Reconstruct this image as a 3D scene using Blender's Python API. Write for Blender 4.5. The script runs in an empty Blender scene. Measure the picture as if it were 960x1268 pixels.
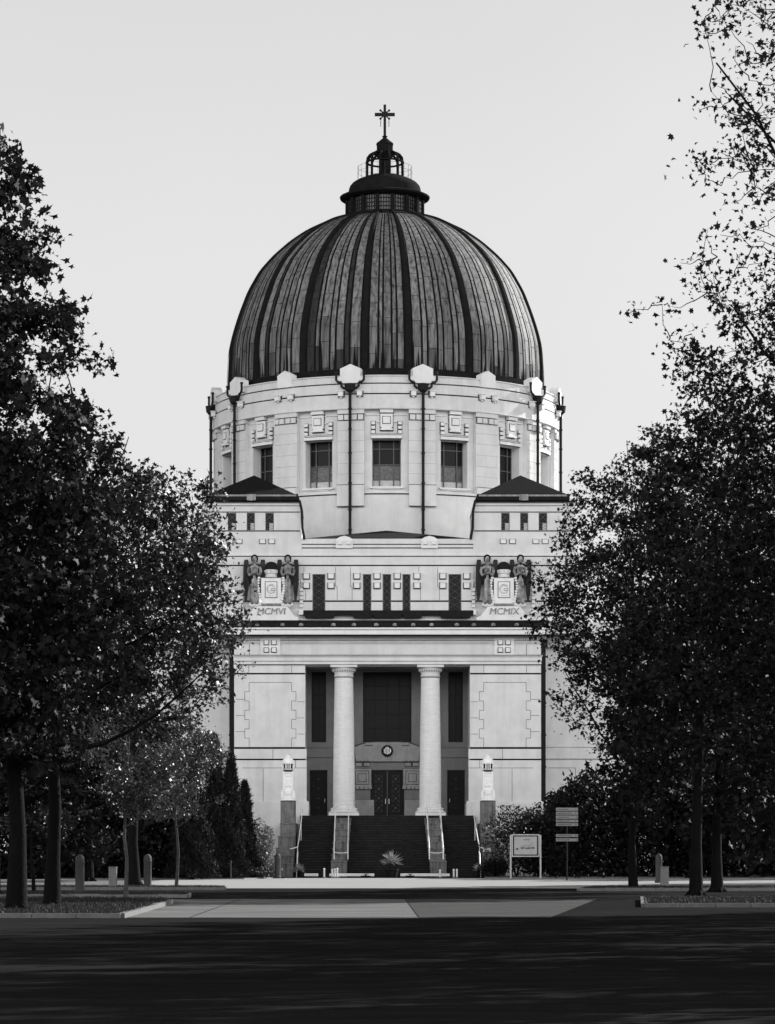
import bpy, math, random
import numpy as np
from mathutils import Vector, Matrix
R = math.radians
C = bpy.context.scene.collection
scn = bpy.context.scene

# ------------------------------------------------------------------ camera
F = 3600.0                       # focal length in photograph pixels
CX, CZ = -1.2, 1.6               # camera stands 1.2 m left of the church axis, eye 1.6 m
cam = bpy.data.cameras.new('camera'); co = bpy.data.objects.new('camera', cam); C.objects.link(co)
co.location = (CX, 0, CZ); co.rotation_euler = (R(90), 0, 0)
cam.sensor_fit = 'VERTICAL'; cam.sensor_height = 36.0; cam.lens = 36.0*F/1268.0
cam.shift_y = 421.0/1268.0; cam.shift_x = 22.0/1268.0
cam.clip_start = 0.5; cam.clip_end = 6000
scn.camera = co

# ------------------------------------------------------------------ light
EXPO = 0.75
scn.view_settings.view_transform = 'Standard'; scn.view_settings.look = 'None'
scn.view_settings.exposure = EXPO; scn.view_settings.gamma = 1.0
scn.view_settings.use_curve_mapping = False
SUN_AZ, SUN_EL = R(128), R(27)    # azimuth measured from -Y (towards the camera) to +X
sd = Vector((math.sin(SUN_AZ)*math.cos(SUN_EL), -math.cos(SUN_AZ)*math.cos(SUN_EL), math.sin(SUN_EL)))
sun = bpy.data.lights.new('sun', 'SUN'); sun.energy = 4.8; sun.angle = R(0.6); sun.color = (1, .99, .98)
so = bpy.data.objects.new('sun', sun); C.objects.link(so); so.rotation_euler = sd.to_track_quat('Z', 'Y').to_euler()
so.location = (60, 100, 80)

w = bpy.data.worlds.new('World'); scn.world = w; w.use_nodes = True
nt = w.node_tree; N = nt.nodes; L = nt.links; N.clear()
out = N.new('ShaderNodeOutputWorld'); bg = N.new('ShaderNodeBackground'); bg.inputs['Strength'].default_value = 0.1
sky = N.new('ShaderNodeTexSky'); sky.sky_type = 'NISHITA'; sky.sun_disc = False
sky.sun_elevation = SUN_EL; sky.sun_rotation = math.atan2(sd.x, sd.y); sky.dust_density = 2.0
bw = N.new('ShaderNodeRGBToBW'); L.new(sky.outputs[0], bw.inputs[0])
tc = N.new('ShaderNodeTexCoord'); sp = N.new('ShaderNodeSeparateXYZ'); L.new(tc.outputs['Generated'], sp.inputs[0])
def wm(op, a, b=None):
    n = N.new('ShaderNodeMath'); n.operation = op
    for i, v in enumerate((a, b)):
        if v is None: continue
        if isinstance(v, (int, float)): n.inputs[i].default_value = v
        else: L.new(v, n.inputs[i])
    return n.outputs[0]
def wmap(v, a, b, c, d):
    n = N.new('ShaderNodeMapRange'); n.interpolation_type = 'SMOOTHSTEP'; L.new(v, n.inputs[0])
    for i, x in enumerate((a, b, c, d)): n.inputs[i+1].default_value = x
    return n.outputs[0]
BASE, BACK, ZEN = 0.80/2**EXPO*10, 3.85, 0.07
hi = wmap(sp.outputs['Z'], 0.30, 0.66, 1.0, ZEN)       # dark clear zenith over a bright hazy lower sky
lift = wmap(sp.outputs['Z'], 0.0, 0.14, 0.0, 1.0)
haze_grad = wmap(sp.outputs['Z'], 0.18, 0.42, 1.0, 0.78)
back = wm('ADD', wm('MULTIPLY', wmap(sp.outputs['Y'], 0.25, -0.55, 0.0, BACK), lift), 1.0)  # sky behind the camera brightened as added fill for the facade
ns = N.new('ShaderNodeTexNoise'); ns.inputs['Scale'].default_value = 3.0; ns.inputs['Detail'].default_value = 4; L.new(tc.outputs['Generated'], ns.inputs['Vector'])
cl = wmap(ns.outputs['Fac'], 0.3, 0.7, 0.94, 1.02)
v = wm('MULTIPLY', wm('MULTIPLY', hi, back), wm('MULTIPLY', cl, BASE))
v = wm('MULTIPLY', v, haze_grad)
v = wm('ADD', v, wm('MULTIPLY', bw.outputs[0], 0.03))
L.new(v, bg.inputs['Color']); L.new(bg.outputs[0], out.inputs[0])

# ------------------------------------------------------------------ materials
def mat(name, col, rough=.8, var=.0, scale=1.0, stretch=(1,1,1), streak=0.0, streak_scale=1.0, metal=0.0, bump=0.0, bscale=20, spec=.5, trans=0.0, attr=None, dark=None):
    m = bpy.data.materials.new(name); m.use_nodes = True
    nt = m.node_tree; N = nt.nodes; L = nt.links
    p = N['Principled BSDF']; p.inputs['Roughness'].default_value = rough; p.inputs['Metallic'].default_value = metal
    p.inputs['Specular IOR Level'].default_value = spec
    def math_(op, a, b=0):
        n = N.new('ShaderNodeMath'); n.operation = op
        for i, q in enumerate((a, b)):
            if isinstance(q, (int, float)): n.inputs[i].default_value = q
            else: L.new(q, n.inputs[i])
        return n.outputs[0]
    tc = N.new('ShaderNodeTexCoord'); val = None
    if var or streak or bump:
        mp = N.new('ShaderNodeMapping'); L.new(tc.outputs['Object'], mp.inputs[0]); mp.inputs['Scale'].default_value = stretch
    fac = None
    def mul(a, b): return b if a is None else math_('MULTIPLY', a, b)
    if var:
        n = N.new('ShaderNodeTexNoise'); n.inputs['Scale'].default_value = scale; n.inputs['Detail'].default_value = 8; n.inputs['Roughness'].default_value = .62
        L.new(mp.outputs[0], n.inputs['Vector'])
        r = N.new('ShaderNodeMapRange'); r.inputs[1].default_value = .3; r.inputs[2].default_value = .7; r.inputs[3].default_value = 1-var; r.inputs[4].default_value = 1+var*.5
        L.new(n.outputs['Fac'], r.inputs[0]); fac = mul(fac, r.outputs[0])
    if streak:
        m2 = N.new('ShaderNodeMapping'); L.new(tc.outputs['Object'], m2.inputs[0]); m2.inputs['Scale'].default_value = (streak_scale*2.2, streak_scale*2.2, streak_scale*.16)
        n = N.new('ShaderNodeTexNoise'); n.inputs['Scale'].default_value = 1.0; n.inputs['Detail'].default_value = 6; n.inputs['Roughness'].default_value = .7
        L.new(m2.outputs[0], n.inputs['Vector'])
        r = N.new('ShaderNodeMapRange'); r.inputs[1].default_value = .46; r.inputs[2].default_value = .68; r.inputs[3].default_value = 1; r.inputs[4].default_value = 1-streak
        L.new(n.outputs['Fac'], r.inputs[0]); fac = mul(fac, r.outputs[0])
    if attr:
        a = N.new('ShaderNodeAttribute'); a.attribute_name = attr; fac = mul(fac, a.outputs['Fac'])
    if fac is not None:
        v = math_('MULTIPLY', fac, col); L.new(v, p.inputs['Base Color'])
    else:
        p.inputs['Base Color'].default_value = (col, col, col, 1)
    if bump:
        n = N.new('ShaderNodeTexNoise'); n.inputs['Scale'].default_value = bscale; n.inputs['Detail'].default_value = 5; L.new(tc.outputs['Object'], n.inputs['Vector'])
        b = N.new('ShaderNodeBump'); b.inputs['Strength'].default_value = bump; b.inputs['Distance'].default_value = .05
        L.new(n.outputs['Fac'], b.inputs['Height']); L.new(b.outputs[0], p.inputs['Normal'])
    if trans:
        t = N.new('ShaderNodeBsdfTranslucent'); t.inputs[0].default_value = (col*1.4,)*3+(1,)
        x = N.new('ShaderNodeMixShader'); x.inputs[0].default_value = trans
        L.new(p.outputs[0], x.inputs[1]); L.new(t.outputs[0], x.inputs[2]); L.new(x.outputs[0], N['Material Output'].inputs[0])
    return m
M = dict(
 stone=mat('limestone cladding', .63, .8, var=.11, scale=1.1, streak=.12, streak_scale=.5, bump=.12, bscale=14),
 stone2=mat('limestone smooth', .72, .7, var=.08, scale=1.6, streak=.08),
 column=mat('rough banded limestone', .68, .85, var=.12, scale=1.6, stretch=(1,1,6), streak=.1, bump=.5, bscale=9),
 weath=mat('weather stained stone', .30, .85, var=.45, scale=1.8, streak=.6, streak_scale=2.2, bump=.4, bscale=12),
 cheek=mat('streaked grey granite', .17, .85, var=.35, scale=3, streak=.75, streak_scale=2.4, bump=.3, bscale=20),
 stone_joint=mat('pale mortar joint', .36, .95, var=.5, scale=3),
 shade_grime=mat('painted shade and soot outline', .07, .95, var=.6, scale=2.5),  # shadow outlines round studs, blocks and mouldings painted in, with some joint soot
 mortar=mat('dark mortar joint', .13, .95, var=.3, scale=3),
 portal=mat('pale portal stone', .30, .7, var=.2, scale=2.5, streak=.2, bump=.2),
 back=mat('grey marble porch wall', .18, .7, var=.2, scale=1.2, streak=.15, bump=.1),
 soot_shade=mat('soot, lead flashing and painted shade', .016, .8, var=.4, scale=3, spec=.08),  # groove backings in this colour put shadow lines into the stonework
 iron=mat('dark painted iron', .014, .6, var=.3, scale=6, spec=.12),
 iron2=mat('grey weathered iron', .09, .6, var=.4, scale=6),
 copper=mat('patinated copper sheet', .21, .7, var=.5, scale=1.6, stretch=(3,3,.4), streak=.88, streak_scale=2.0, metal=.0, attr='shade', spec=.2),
 seam=mat('blackened copper', .013, .9, var=.3, scale=2, spec=.02),
 roof=mat('dark tar roof', .012, .9, var=.3, scale=3, spec=.05),
 glass=mat('dark glass', .010, .3, spec=.10),
 frost=mat('pale glass with painted light', .46, .35, var=.3, scale=5),  # pale colour stands in for sky seen through or reflected in panes
 half_lit_pane=mat('mottled glass with painted light', .10, .4, var=.95, scale=7),  # weaker version of the painted window brightness
 whitep=mat('white painted metal', .8, .4, var=.06, scale=8),
 steel=mat('brushed steel', .5, .35, metal=.5, var=.15, scale=8),
 lantern=mat('pale new stone', .85, .75, var=.08, scale=6),
 nosing=mat('stair nosing with painted light', .040, .8, var=.9, scale=1.5, spec=.05),
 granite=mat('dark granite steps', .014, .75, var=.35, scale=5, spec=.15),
 bollard=mat('grey granite bollard', .055, .8, var=.3, scale=12, bump=.2, bscale=40),
 postgrey=mat('pale grey stone post', .20, .8, var=.25, scale=9),
 bark=mat('tree bark', .006, .95, var=.4, scale=6, stretch=(2,2,.4), bump=.6, bscale=14, spec=.1),
 bark2=mat('pale sapling bark', .07, .9, var=.4, scale=9, bump=.3, spec=.1),
 leaf=mat('dark maple leaves', .014, .6, var=.4, scale=1.1, trans=.08, spec=.10),
 leaf2=mat('mid tree leaves', .023, .42, var=.6, scale=1.3, trans=.15, spec=.3),
 leaf4=mat('sapling leaves', .055, .4, var=.7, scale=1.5, trans=.2, spec=.4),
 leaf3=mat('pale shrub leaves', .10, .45, var=.5, scale=1.5, trans=.25, spec=.4),
 conifer=mat('conifer needles', .020, .8, var=.4, scale=2, spec=.1),
 agave=mat('agave leaves', .42, .45, var=.2, scale=5),
 grass=mat('grass blades', .026, .7, var=.5, scale=.8, spec=.2, trans=.25),
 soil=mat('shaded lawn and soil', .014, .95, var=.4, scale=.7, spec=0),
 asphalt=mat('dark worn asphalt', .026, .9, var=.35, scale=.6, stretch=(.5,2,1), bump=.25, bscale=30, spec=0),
 half_shade_tarmac=mat('worn tarmac with painted half shade', .10, .9, var=.45, scale=.8, stretch=(.4,1.8,1), bump=.2, bscale=30, spec=0),  # toned between lit and shaded ground
 paving=mat('concrete paving with painted light and shade', .19, .85, var=.4, scale=.45, stretch=(.4,1.5,1), bump=.1, bscale=20, spec=0),
 paving2=mat('pale forecourt paving', .36, .8, var=.2, scale=.5, stretch=(.3,1.5,1), spec=.02),
 kerb=mat('granite kerb', .15, .8, var=.3, scale=4, bump=.2),
 paper=mat('poster paper', .42, .6, var=.2, scale=2.2),
 print_=mat('printed ink', .06, .7),
 plate=mat('sign plate enamel', .22, .5, var=.15, scale=6),
 sidewall=mat('grey side building plaster', .11, .9, var=.2, scale=2),
)

# ------------------------------------------------------------------ mesh builder
ORG = {}
def U(px, Y): return (px-458.0)*Y/F + CX
def V(py, Y): return CZ + (1055.0-py)*Y/F
def GY(py): return CZ*F/(py-1055.0)
class MB:
    def __init__(s): s.v = []; s.f = []; s.a = []; s.m = []; s.mi = 0
    def add(s, vs, fs, shade=1.0):
        o = len(s.v); s.v += [tuple(q) for q in vs]
        for q in fs: s.f.append([i+o for i in q]); s.a.append(shade); s.m.append(s.mi)
    def box(s, x0, x1, y0, y1, z0, z1, shade=1.0):
        if x0 > x1: x0, x1 = x1, x0
        if y0 > y1: y0, y1 = y1, y0
        if z0 > z1: z0, z1 = z1, z0
        s.add([(x0,y0,z0),(x1,y0,z0),(x1,y1,z0),(x0,y1,z0),(x0,y0,z1),(x1,y0,z1),(x1,y1,z1),(x0,y1,z1)],
              [(0,3,2,1),(4,5,6,7),(0,1,5,4),(1,2,6,5),(2,3,7,6),(3,0,4,7)], shade)
        return s
    def prism(s, poly, y0, y1, shade=1.0):       # poly in (x, z), extruded along y
        n = len(poly)
        ar = sum(poly[i][0]*poly[(i+1)%n][1]-poly[(i+1)%n][0]*poly[i][1] for i in range(n))
        if ar < 0: poly = poly[::-1]
        vs = [(x,y0,z) for x,z in poly]+[(x,y1,z) for x,z in poly]
        s.add(vs, [tuple(range(n)), tuple(range(2*n-1,n-1,-1))]+[((i+1)%n, i, i+n, (i+1)%n+n) for i in range(n)], shade)
        return s
    def arc(s, r0, r1, a0, a1, z0, z1, n=None, cx=0., cy=220., shade=1.0):
        if n is None: n = max(1, int(abs(a1-a0)/2.2))
        full = abs(a1-a0) >= 359.9
        vs = []
        for i in range(n+(0 if full else 1)):
            a = R(a0+(a1-a0)*i/n); sn, cs = math.sin(a), math.cos(a)
            for r, z in ((r0,z0),(r1,z0),(r1,z1),(r0,z1)): vs.append((cx+r*sn, cy-r*cs, z))
        fs = []; K = len(vs)//4
        for i in range(n):
            j = (i+1) % K
            for k in range(4):
                l = (k+1) % 4; fs.append((i*4+k, j*4+k, j*4+l, i*4+l))
        if not full: fs += [(3,2,1,0), (K*4-4,K*4-3,K*4-2,K*4-1)]
        s.add(vs, fs, shade); return s
    def lathe(s, prof, cx, cy, n=32, a0=0, shade=1.0, sx=1, sy=1):
        vs = []; fs = []
        for r, z in prof:
            for i in range(n):
                a = 2*math.pi*i/n+a0; vs.append((cx+max(r,1e-4)*math.sin(a)*sx, cy-max(r,1e-4)*math.cos(a)*sy, z))
        for k in range(len(prof)-1):
            for i in range(n):
                j = (i+1) % n; fs.append((k*n+i, k*n+j, (k+1)*n+j, (k+1)*n+i))
        fs.append(tuple(range(n-1,-1,-1))); fs.append(tuple(range((len(prof)-1)*n, len(prof)*n)))
        s.add(vs, fs, shade); return s
    def tube(s, pts, r, n=6, shade=1.0):
        pts = [Vector(p) for p in pts]; rs = r if isinstance(r, (list, tuple)) else [r]*len(pts)
        vs = []; ref = None
        for i, p in enumerate(pts):
            d = (pts[min(i+1,len(pts)-1)]-pts[max(i-1,0)])
            if d.length < 1e-6: d = Vector((0,0,1))
            d.normalize()
            if ref is None:
                ref = d.orthogonal().normalized()
            ref = (ref-d*ref.dot(d))
            ref = ref.normalized() if ref.length > 1e-5 else d.orthogonal().normalized()
            b = d.cross(ref)
            for k in range(n):
                a = 2*math.pi*k/n; vs.append(p+ref*(math.cos(a)*rs[i])+b*(math.sin(a)*rs[i]))
        fs = []
        for i in range(len(pts)-1):
            for k in range(n):
                l = (k+1) % n; fs.append((i*n+k, i*n+l, (i+1)*n+l, (i+1)*n+k))
        fs += [tuple(range(n-1,-1,-1)), tuple(range((len(pts)-1)*n, len(pts)*n))]
        s.add(vs, fs, shade); return s
    def ball(s, c, r, n=10, sc=(1,1,1)):
        prof = [(math.cos(t)*r, math.sin(t)*r*sc[2]+c[2]) for t in [(-.5+k/n)*math.pi for k in range(n+1)]]
        return s.lathe(prof, c[0], c[1], n*2, sx=sc[0], sy=sc[1])
    def build(s, name, material, parent=None, smooth=False, bevel=0, attr=False):
        me = bpy.data.meshes.new(name)
        off = ORG.get(parent, (0,0,0)) if parent is not None else (0,0,0)
        vs = s.v if off == (0,0,0) else [(a-off[0], b-off[1], c-off[2]) for a,b,c in s.v]
        me.from_pydata(vs, [], s.f)
        for mm in (material if isinstance(material, (list,tuple)) else [material]): me.materials.append(M[mm] if isinstance(mm, str) else mm)
        if any(s.m): me.polygons.foreach_set('material_index', s.m)
        if attr:
            a = me.attributes.new('shade', 'FLOAT', 'FACE'); a.data.foreach_set('value', s.a)
        if smooth:
            me.shade_smooth(); me.set_sharp_from_angle(angle=R(38))
        me.update()
        o = bpy.data.objects.new(name, me); C.objects.link(o)
        if parent is not None: o.parent = parent; ORG[o] = off
        else: ORG[o] = (0,0,0)
        if bevel:
            b = o.modifiers.new('bevel', 'BEVEL'); b.width = bevel; b.segments = 2; b.limit_method = 'ANGLE'
        return o
def tag(o, label=None, cat=None, group=None, kind=None):
    if label: o['label'] = label
    if cat: o['category'] = cat
    if group: o['group'] = group
    if kind: o['kind'] = kind
    return o
def empty(name, loc, label, cat, group=None):
    o = bpy.data.objects.new(name, None); C.objects.link(o); o.location = loc; o.empty_display_size = .3
    ORG[o] = tuple(loc); return tag(o, label, cat, group)
def copy_tree(o, loc, label=None):
    c = o.copy(); C.objects.link(c); c.location = loc
    if label: c['label'] = label
    for ch in o.children:
        d = ch.copy(); C.objects.link(d); d.parent = c
        for g in ch.children:
            e = g.copy(); C.objects.link(e); e.parent = d
    return c

# ------------------------------------------------------------------ ground
def sheet(name, pts, z, m, sub=None):
    b = MB(); b.add([(x,y,z) for x,y in pts], [tuple(range(len(pts)))]); o = b.build(name, m); tag(o, kind='structure'); return o
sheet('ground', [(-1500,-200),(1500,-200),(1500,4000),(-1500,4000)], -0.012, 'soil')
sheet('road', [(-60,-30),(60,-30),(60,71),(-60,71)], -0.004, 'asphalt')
sheet('lit_forecourt', [(-16,71),(0,71),(0,98.6),(-16,98.6)], 0.0, 'paving')  # paler colour also stands in for the patch of sunlight
sheet('half_lit_forecourt', [(0,71),(3.2,71),(6.5,98.6),(0,98.6)], 0.0, 'half_shade_tarmac')  # greyer colour stands in for the sun patch fading into shade
sheet('shaded_forecourt', [(3.2,71),(60,71),(60,98.6),(6.5,98.6)], 0.0, 'asphalt')  # dark colour stands in for the shade right of the patch
sheet('shade_band', [(-60,98.6),(60,98.6),(60,128),(-60,128)], 0.0, 'asphalt')  # dark strip stands in for the band of tree shade
sheet('promenade', [(-13,128),(50,128),(50,178),(-13,178)], 0.004, 'paving2')
sheet('shaded_promenade', [(-45,128),(-13,128),(-13,178),(-45,178)], 0.004, 'paving')  # darker colour puts shade on the left end of the promenade
b = MB()
for x in (-5.6,0.0): b.box(x-.02, x+.02, 71.2, 98.5, 0.0005, 0.004)

tag(b.build('paving_joints', 'soot_shade'), kind='structure')
# pale kerb strip in front of the flower beds
def kerbline(name, pts, h=.12, wd=.18, z=0):
    b = MB()
    for (x0,y0),(x1,y1) in zip(pts, pts[1:]):
        d = Vector((x1-x0, y1-y0)); n = max(1, int(d.length/1.0)); nn = Vector((-d.y, d.x)).normalized()*wd/2
        for k in range(n):
            t0 = (k+.008)/n; t1 = (k+.992)/n; hh = h+random.Random(k*7+n).uniform(-.008,.008)
            p = Vector((x0,y0))+d*t0; q = Vector((x0,y0))+d*t1
            vs = [(p.x-nn.x,p.y-nn.y,z),(q.x-nn.x,q.y-nn.y,z),(q.x+nn.x,q.y+nn.y,z),(p.x+nn.x,p.y+nn.y,z)]
            vs += [(a,b_,z+hh) for a,b_,_ in vs]
            b.add(vs, [(0,3,2,1),(4,5,6,7),(0,1,5,4),(1,2,6,5),(2,3,7,6),(3,0,4,7)])
    return tag(b.build(name, 'kerb'), kind='structure')
def island(pts, name='lawn_island', seed=1, n=5000, hgt=.085, gname='grass'):
    b = MB(); b.add([(x,y,.10) for x,y in pts], [tuple(range(len(pts)))]); o = b.build(name, 'soil'); tag(o, kind='structure')
    kerbline('kerb', pts+[pts[0]])
    rng = np.random.default_rng(seed); P = np.array(pts); lo, hi = P.min(0), P.max(0)
    g = MB(); k = 0
    def inside(x, y):
        c = False; j = len(pts)-1
        for i in range(len(pts)):
            (xi,yi),(xj,yj) = pts[i], pts[j]
            if (yi > y) != (yj > y) and x < (xj-xi)*(y-yi)/(yj-yi)+xi: c = not c
            j = i
        return c
    while k < n:
        x, y = rng.uniform(lo[0],hi[0]), rng.uniform(lo[1],hi[1])
        if not inside(x,y): k += .2; continue
        a = rng.uniform(0,6.28); l = hgt*rng.uniform(.5,1.3); dx, dy = math.cos(a)*.022, math.sin(a)*.022; lx, ly = rng.normal(0,.04,2)
        g.add([(x-dx,y-dy,.09),(x+dx,y+dy,.09),(x+lx,y+ly,.09+l)], [(0,1,2)]); k += 1
    o = g.build(gname, 'grass'); tag(o, 'rough short grass growing on the kerbed lawn island', 'grass', kind='stuff')
gA = GY(1137); gB = GY(1119)
island([(-18,gA+.8),(U(150,gA),gA),(U(211,gB),gB),(U(200,GY(1116.5)),GY(1116.5)),(-18,99)], seed=1, n=26000)
island([(-18,102.5),(U(232,101.5),101.5),(U(234,106),106),(-18,108.5)], seed=2, n=9000)
island([(-20,121.5),(U(278,122.5),122.5),(U(277,127),127),(-20,129.5)], seed=3, n=9000)
island([(U(715,120),119),(21,120),(21,127),(U(735,126),126)], seed=4, n=8000)
island([(U(790,86),84),(19,84),(19,98),(U(800,96),97)], seed=5, n=8000)

# ------------------------------------------------------------------ church
YF = 195.0; YA = 196.5; YB = 199.3; YD = 220.0
church = empty('church', (0, 195, 0), 'large domed pale stone church with columned porch and ribbed dark dome', 'church')
def z0(py): return V(py, YF)
def za(py): return V(py, YA)
def zb(py): return V(py, YB)
XW = 10.29; XO = 5.53

def courses(b, x0, x1, y, zs, depth=.5, gap=.05):
    """wall face built as slabs between joints"""
    for a, c in zip(zs, zs[1:]): b.box(x0, x1, y, y+depth, a+gap/2, c-gap/2)
# --- front block walls (two piers, back and roof)
w1 = MB(); core = MB()
for s in (-1, 1):
    xa, xb = (-XW, -XO) if s < 0 else (XO, XW)
    w1.box(xa, xb, YF+.16, 204, 0, 14.17); core.box(xa+.01, xb-.01, YF+.119, YF+.1595, .1, 14.16)
    w1.box(xa, xb, YF, YF+.118, z0(925), z0(835.2))
    w1.box(xa, xb, YF, YF+.118, z0(833.2), z0(823.2))
    # lower wall, inner edge standing slightly further into the opening
    ia = XO-.10
    xl, xr = (-XW, -ia) if s < 0 else (ia, XW)
    w1.box(xl, xr, YF-.14, YF+.115, z0(992), z0(941.5))
    w1.box(xl, xr, YF-.10, YF+.115, z0(939.5), z0(927.5))
    ib = XO-.24
    xl, xr = (-XW-.15, -ib) if s < 0 else (ib, XW+.15)
    w1.box(xl, xr, YF-.30, YF+.11, 0, z0(994))
    w1.box(xl, xr, YF+.113, YB-.5, 3.9, z0(994.5))
    w1.box(*((xl,xr)[::1]), YF-.22, YF+.105, z0(993.9), z0(992.1))
w1.box(-XW, XW, YF+.02, 204, 14.18, z0(812))           # block over the opening
w1.box(-XO+.001, XO-.001, YB+.25, 204, 3.0, 14.17)
w1.build('wall', 'stone', church); core.build('joint_shade_backing', 'soot_shade', church)  # dark plate behind the slabs deepens the groove shadows by colour
# --- incised joints of the quoin panels
j = MB()
def vl(x, za_, zb_, y): j.box(x-.017, x+.017, y-.004, y+.002, za_, zb_)
def hl(xa, xb, z, y): j.box(xa, xb, y-.0045, y+.002, z-.017, z+.017)
for s in (-1, 1):
    X = lambda px: s*abs((px-479.96)/18.46)
    top, bot = z0(845), z0(925.5); xi = (X(308.5), X(361)); xo = (X(303), X(366.5))
    hl(min(xi), max(xi), top, YF)
    n = 7; hh = (top-bot)/n
    for k in range(n):
        odd = k % 2
        for a in (0, 1):
            x = (xo if odd else xi)[a]; vl(x, bot+hh*(n-1-k), bot+hh*(n-k), YF)
            if k: hl(min(xi[a],xo[a]), max(xi[a],xo[a]), top-hh*k, YF)
    for x in (X(308), X(361)): vl(x, z0(833), z0(824), YF)
    hl(min(X(300),X(380)), max(X(300),X(380)), z0(951), YF-.14)
    for x, a, c in ((X(326), 992, 952), (X(366), 951, 941.5), (X(338), 926.5+.6, 939.6)): vl(x, z0(a), z0(c), YF-.14 if a > 940 else YF-.10)
    # faint course joints on the piers
    for q in (866, 886, 906):
        hl(min(X(292),X(303)), max(X(292),X(303)), z0(q), YF); hl(min(X(368),X(377)), max(X(368),X(377)), z0(q+3), YF)
j.build('wall_joints', 'mortar', church)
# --- entablature
e = MB()
e.box(-XW-.02, XW+.02, YF-.10, YF+.02, z0(823), z0(819))
e.box(-XW-.04, XW+.04, YF-.16, YF+.02, z0(818.6), z0(813.6))
e.box(-XW-.08, XW+.08, YF-.26, YF+.02, z0(813.2), z0(811.2))
e.box(-XW, XW, YF+.02, YF+.4, z0(811.1), z0(797.5))
e.box(-XW, XW, YF-.05, YF+.4, z0(797), z0(795.8))
e.box(-XW, XW, YF-.02, YF+.4, z0(795.4), z0(793.6))
e.box(-XW, XW, YF+.1, 204, z0(811), z0(788))
e.build('entablature', 'stone', church)
e = MB()
x = -XW+.05
while x < XW-.05: e.box(x, x+.07, YF-.18, YF+.1, z0(793.2), z0(789.6)); x += .125
e.box(-XW, XW, YF-.2, YF+.1, z0(789.4), z0(788.2))
e.build('dentil_band', 'stone', church)
e = MB()
e.box(-XW-.5, XW+.5, YF-.85, 204.2, z0(787), z0(781.2))
e.box(-XW-.6, XW+.6, YF-.95, 204.3, z0(780.9), z0(778.2))
e.build('cornice', 'stone2', church, bevel=.04)
e = MB(); e.mi = 0
e.box(-XW-.45, XW+.45, YF-.75, YA+.3, z0(778.1), z0(770.4)); e.box(-XW-.62, XW+.62, YF-.98, YF-.7, z0(778), z0(776.4))
e.box(-XW-.5, XW+.5, YF-.8, YF-.5, z0(771.4), z0(769.2)); e.box(-XW-.45, XW+.45, YF-.80, YF-.3, z0(788.1), z0(787.05))
e.box(-XW-.03, XW+.03, YF-.09, YF+.0, z0(812.9), z0(811.2)-.02) if False else None
for q0, q1, y_ in ((811.9,811.2,YF-.262),(823.1,822.7,YF-.115),(818.7,818.5,YF-.15)): e.box(-XW-.05, XW+.05, y_, YF+.01, z0(q0)-.012, z0(q1)+.004)  # thin dark strips paint the shadow lines under cornice and mouldings
e.build('gutter_shade_lines', 'soot_shade', church)
for px in (296.5,319,350,373,413,438.5,466,489,512,534.5,566,587,611,640):
    m = MB(); X = U(px, YF-.8); m.lathe([(.02,z0(777)),(.13,z0(776.4)),(.16,z0(774.6)),(.10,z0(773)),(.02,z0(772.6))], X, YF-.86, 8); m.box(X-.10,X+.10,YF-.86,YF-.6,z0(776),z0(773))
    m.build('gutter_boss', 'weath', church)
# frieze blocks with four studs
for pc in (335, 624.5):
    m = MB(); X = U(pc, YF); hw = 12.2/18.46
    m.box(X-hw, X+hw, YF-.14, YF+.1, z0(811.1), z0(790))
    for dx in (-5, 4.4):
        for zc in (795.6, 805):
            m.box(X+(dx-2.3)/18.46, X+(dx+2.6)/18.46, YF-.30, YF-.135, z0(zc+2.6), z0(zc-2.4))
    o = m.build('frieze_block', 'stone2', church); m = MB()
    for dx in (-5, 4.4):
        for zc in (795.6, 805): m.box(X+(dx-3.3)/18.46, X+(dx+3.4)/18.46, YF-.155, YF-.139, z0(zc+3.7), z0(zc-3.2))
    m.build('shade_trim', 'shade_grime', o)  # dark plate paints the shadow edge round each stud
m = MB()
for px in (309, 652): vx = U(px, YF); m.box(vx-.02, vx+.02, YF-.004+.02, YF+.03, z0(811), z0(798))
m.build('frieze_joint', 'mortar', church)
# --- porch interior
m = MB()
m.box(-XO, XO, YF+.3, YB+.25, 3.2, 4.04)                 # floor
m.build('porch_floor', 'granite', church)
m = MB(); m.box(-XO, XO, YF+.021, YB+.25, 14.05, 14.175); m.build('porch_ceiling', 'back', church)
bw_ = MB()
sx0, sx1 = 4.19, 5.19; dx0, dx1 = 4.10, 5.33; cw = 1.66; cd = 1.165
ztop, zbot, zdo = zb(832), zb(919), zb(953.5)
# wall pieces round the openings (front face at YB)
def wp(a, b, c, d, y=YB): bw_.box(a, b, y, y+.24, c, d)
wp(-XO, XO, ztop, 14.04)
for s in (-1, 1):
    q = lambda a, b, c, d, y=YB: wp(min(s*a,s*b), max(s*a,s*b), c, d, y)
    q(cw, sx0, zbot, ztop-.001); q(sx1, XO-.001, zbot, ztop-.001)
    q(sx0-.001+.001, XO-.001, zb(926), zbot-.001); q(cd+1.7, sx0-.001, zb(926), zbot-.001)
    q(cd, cd+1.699, zdo+.001, zbot-.001)
    q(cd+1.7, XO-.001, zb(938), zb(926.5), YB-.10)
    q(cd+1.7, XO-.001, zdo+.001, zb(938.5))
    q(cd, dx0, 4.04, zdo); q(dx1, XO-.001, 4.04, zdo)
    q(1.0, dx0-.02, 4.045, zb(991.5), YB-.06) if False else None
wp(-cd, cd, zdo+.001, zbot-.001)
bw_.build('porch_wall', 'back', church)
m = MB()                                             # projecting portal surround
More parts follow.
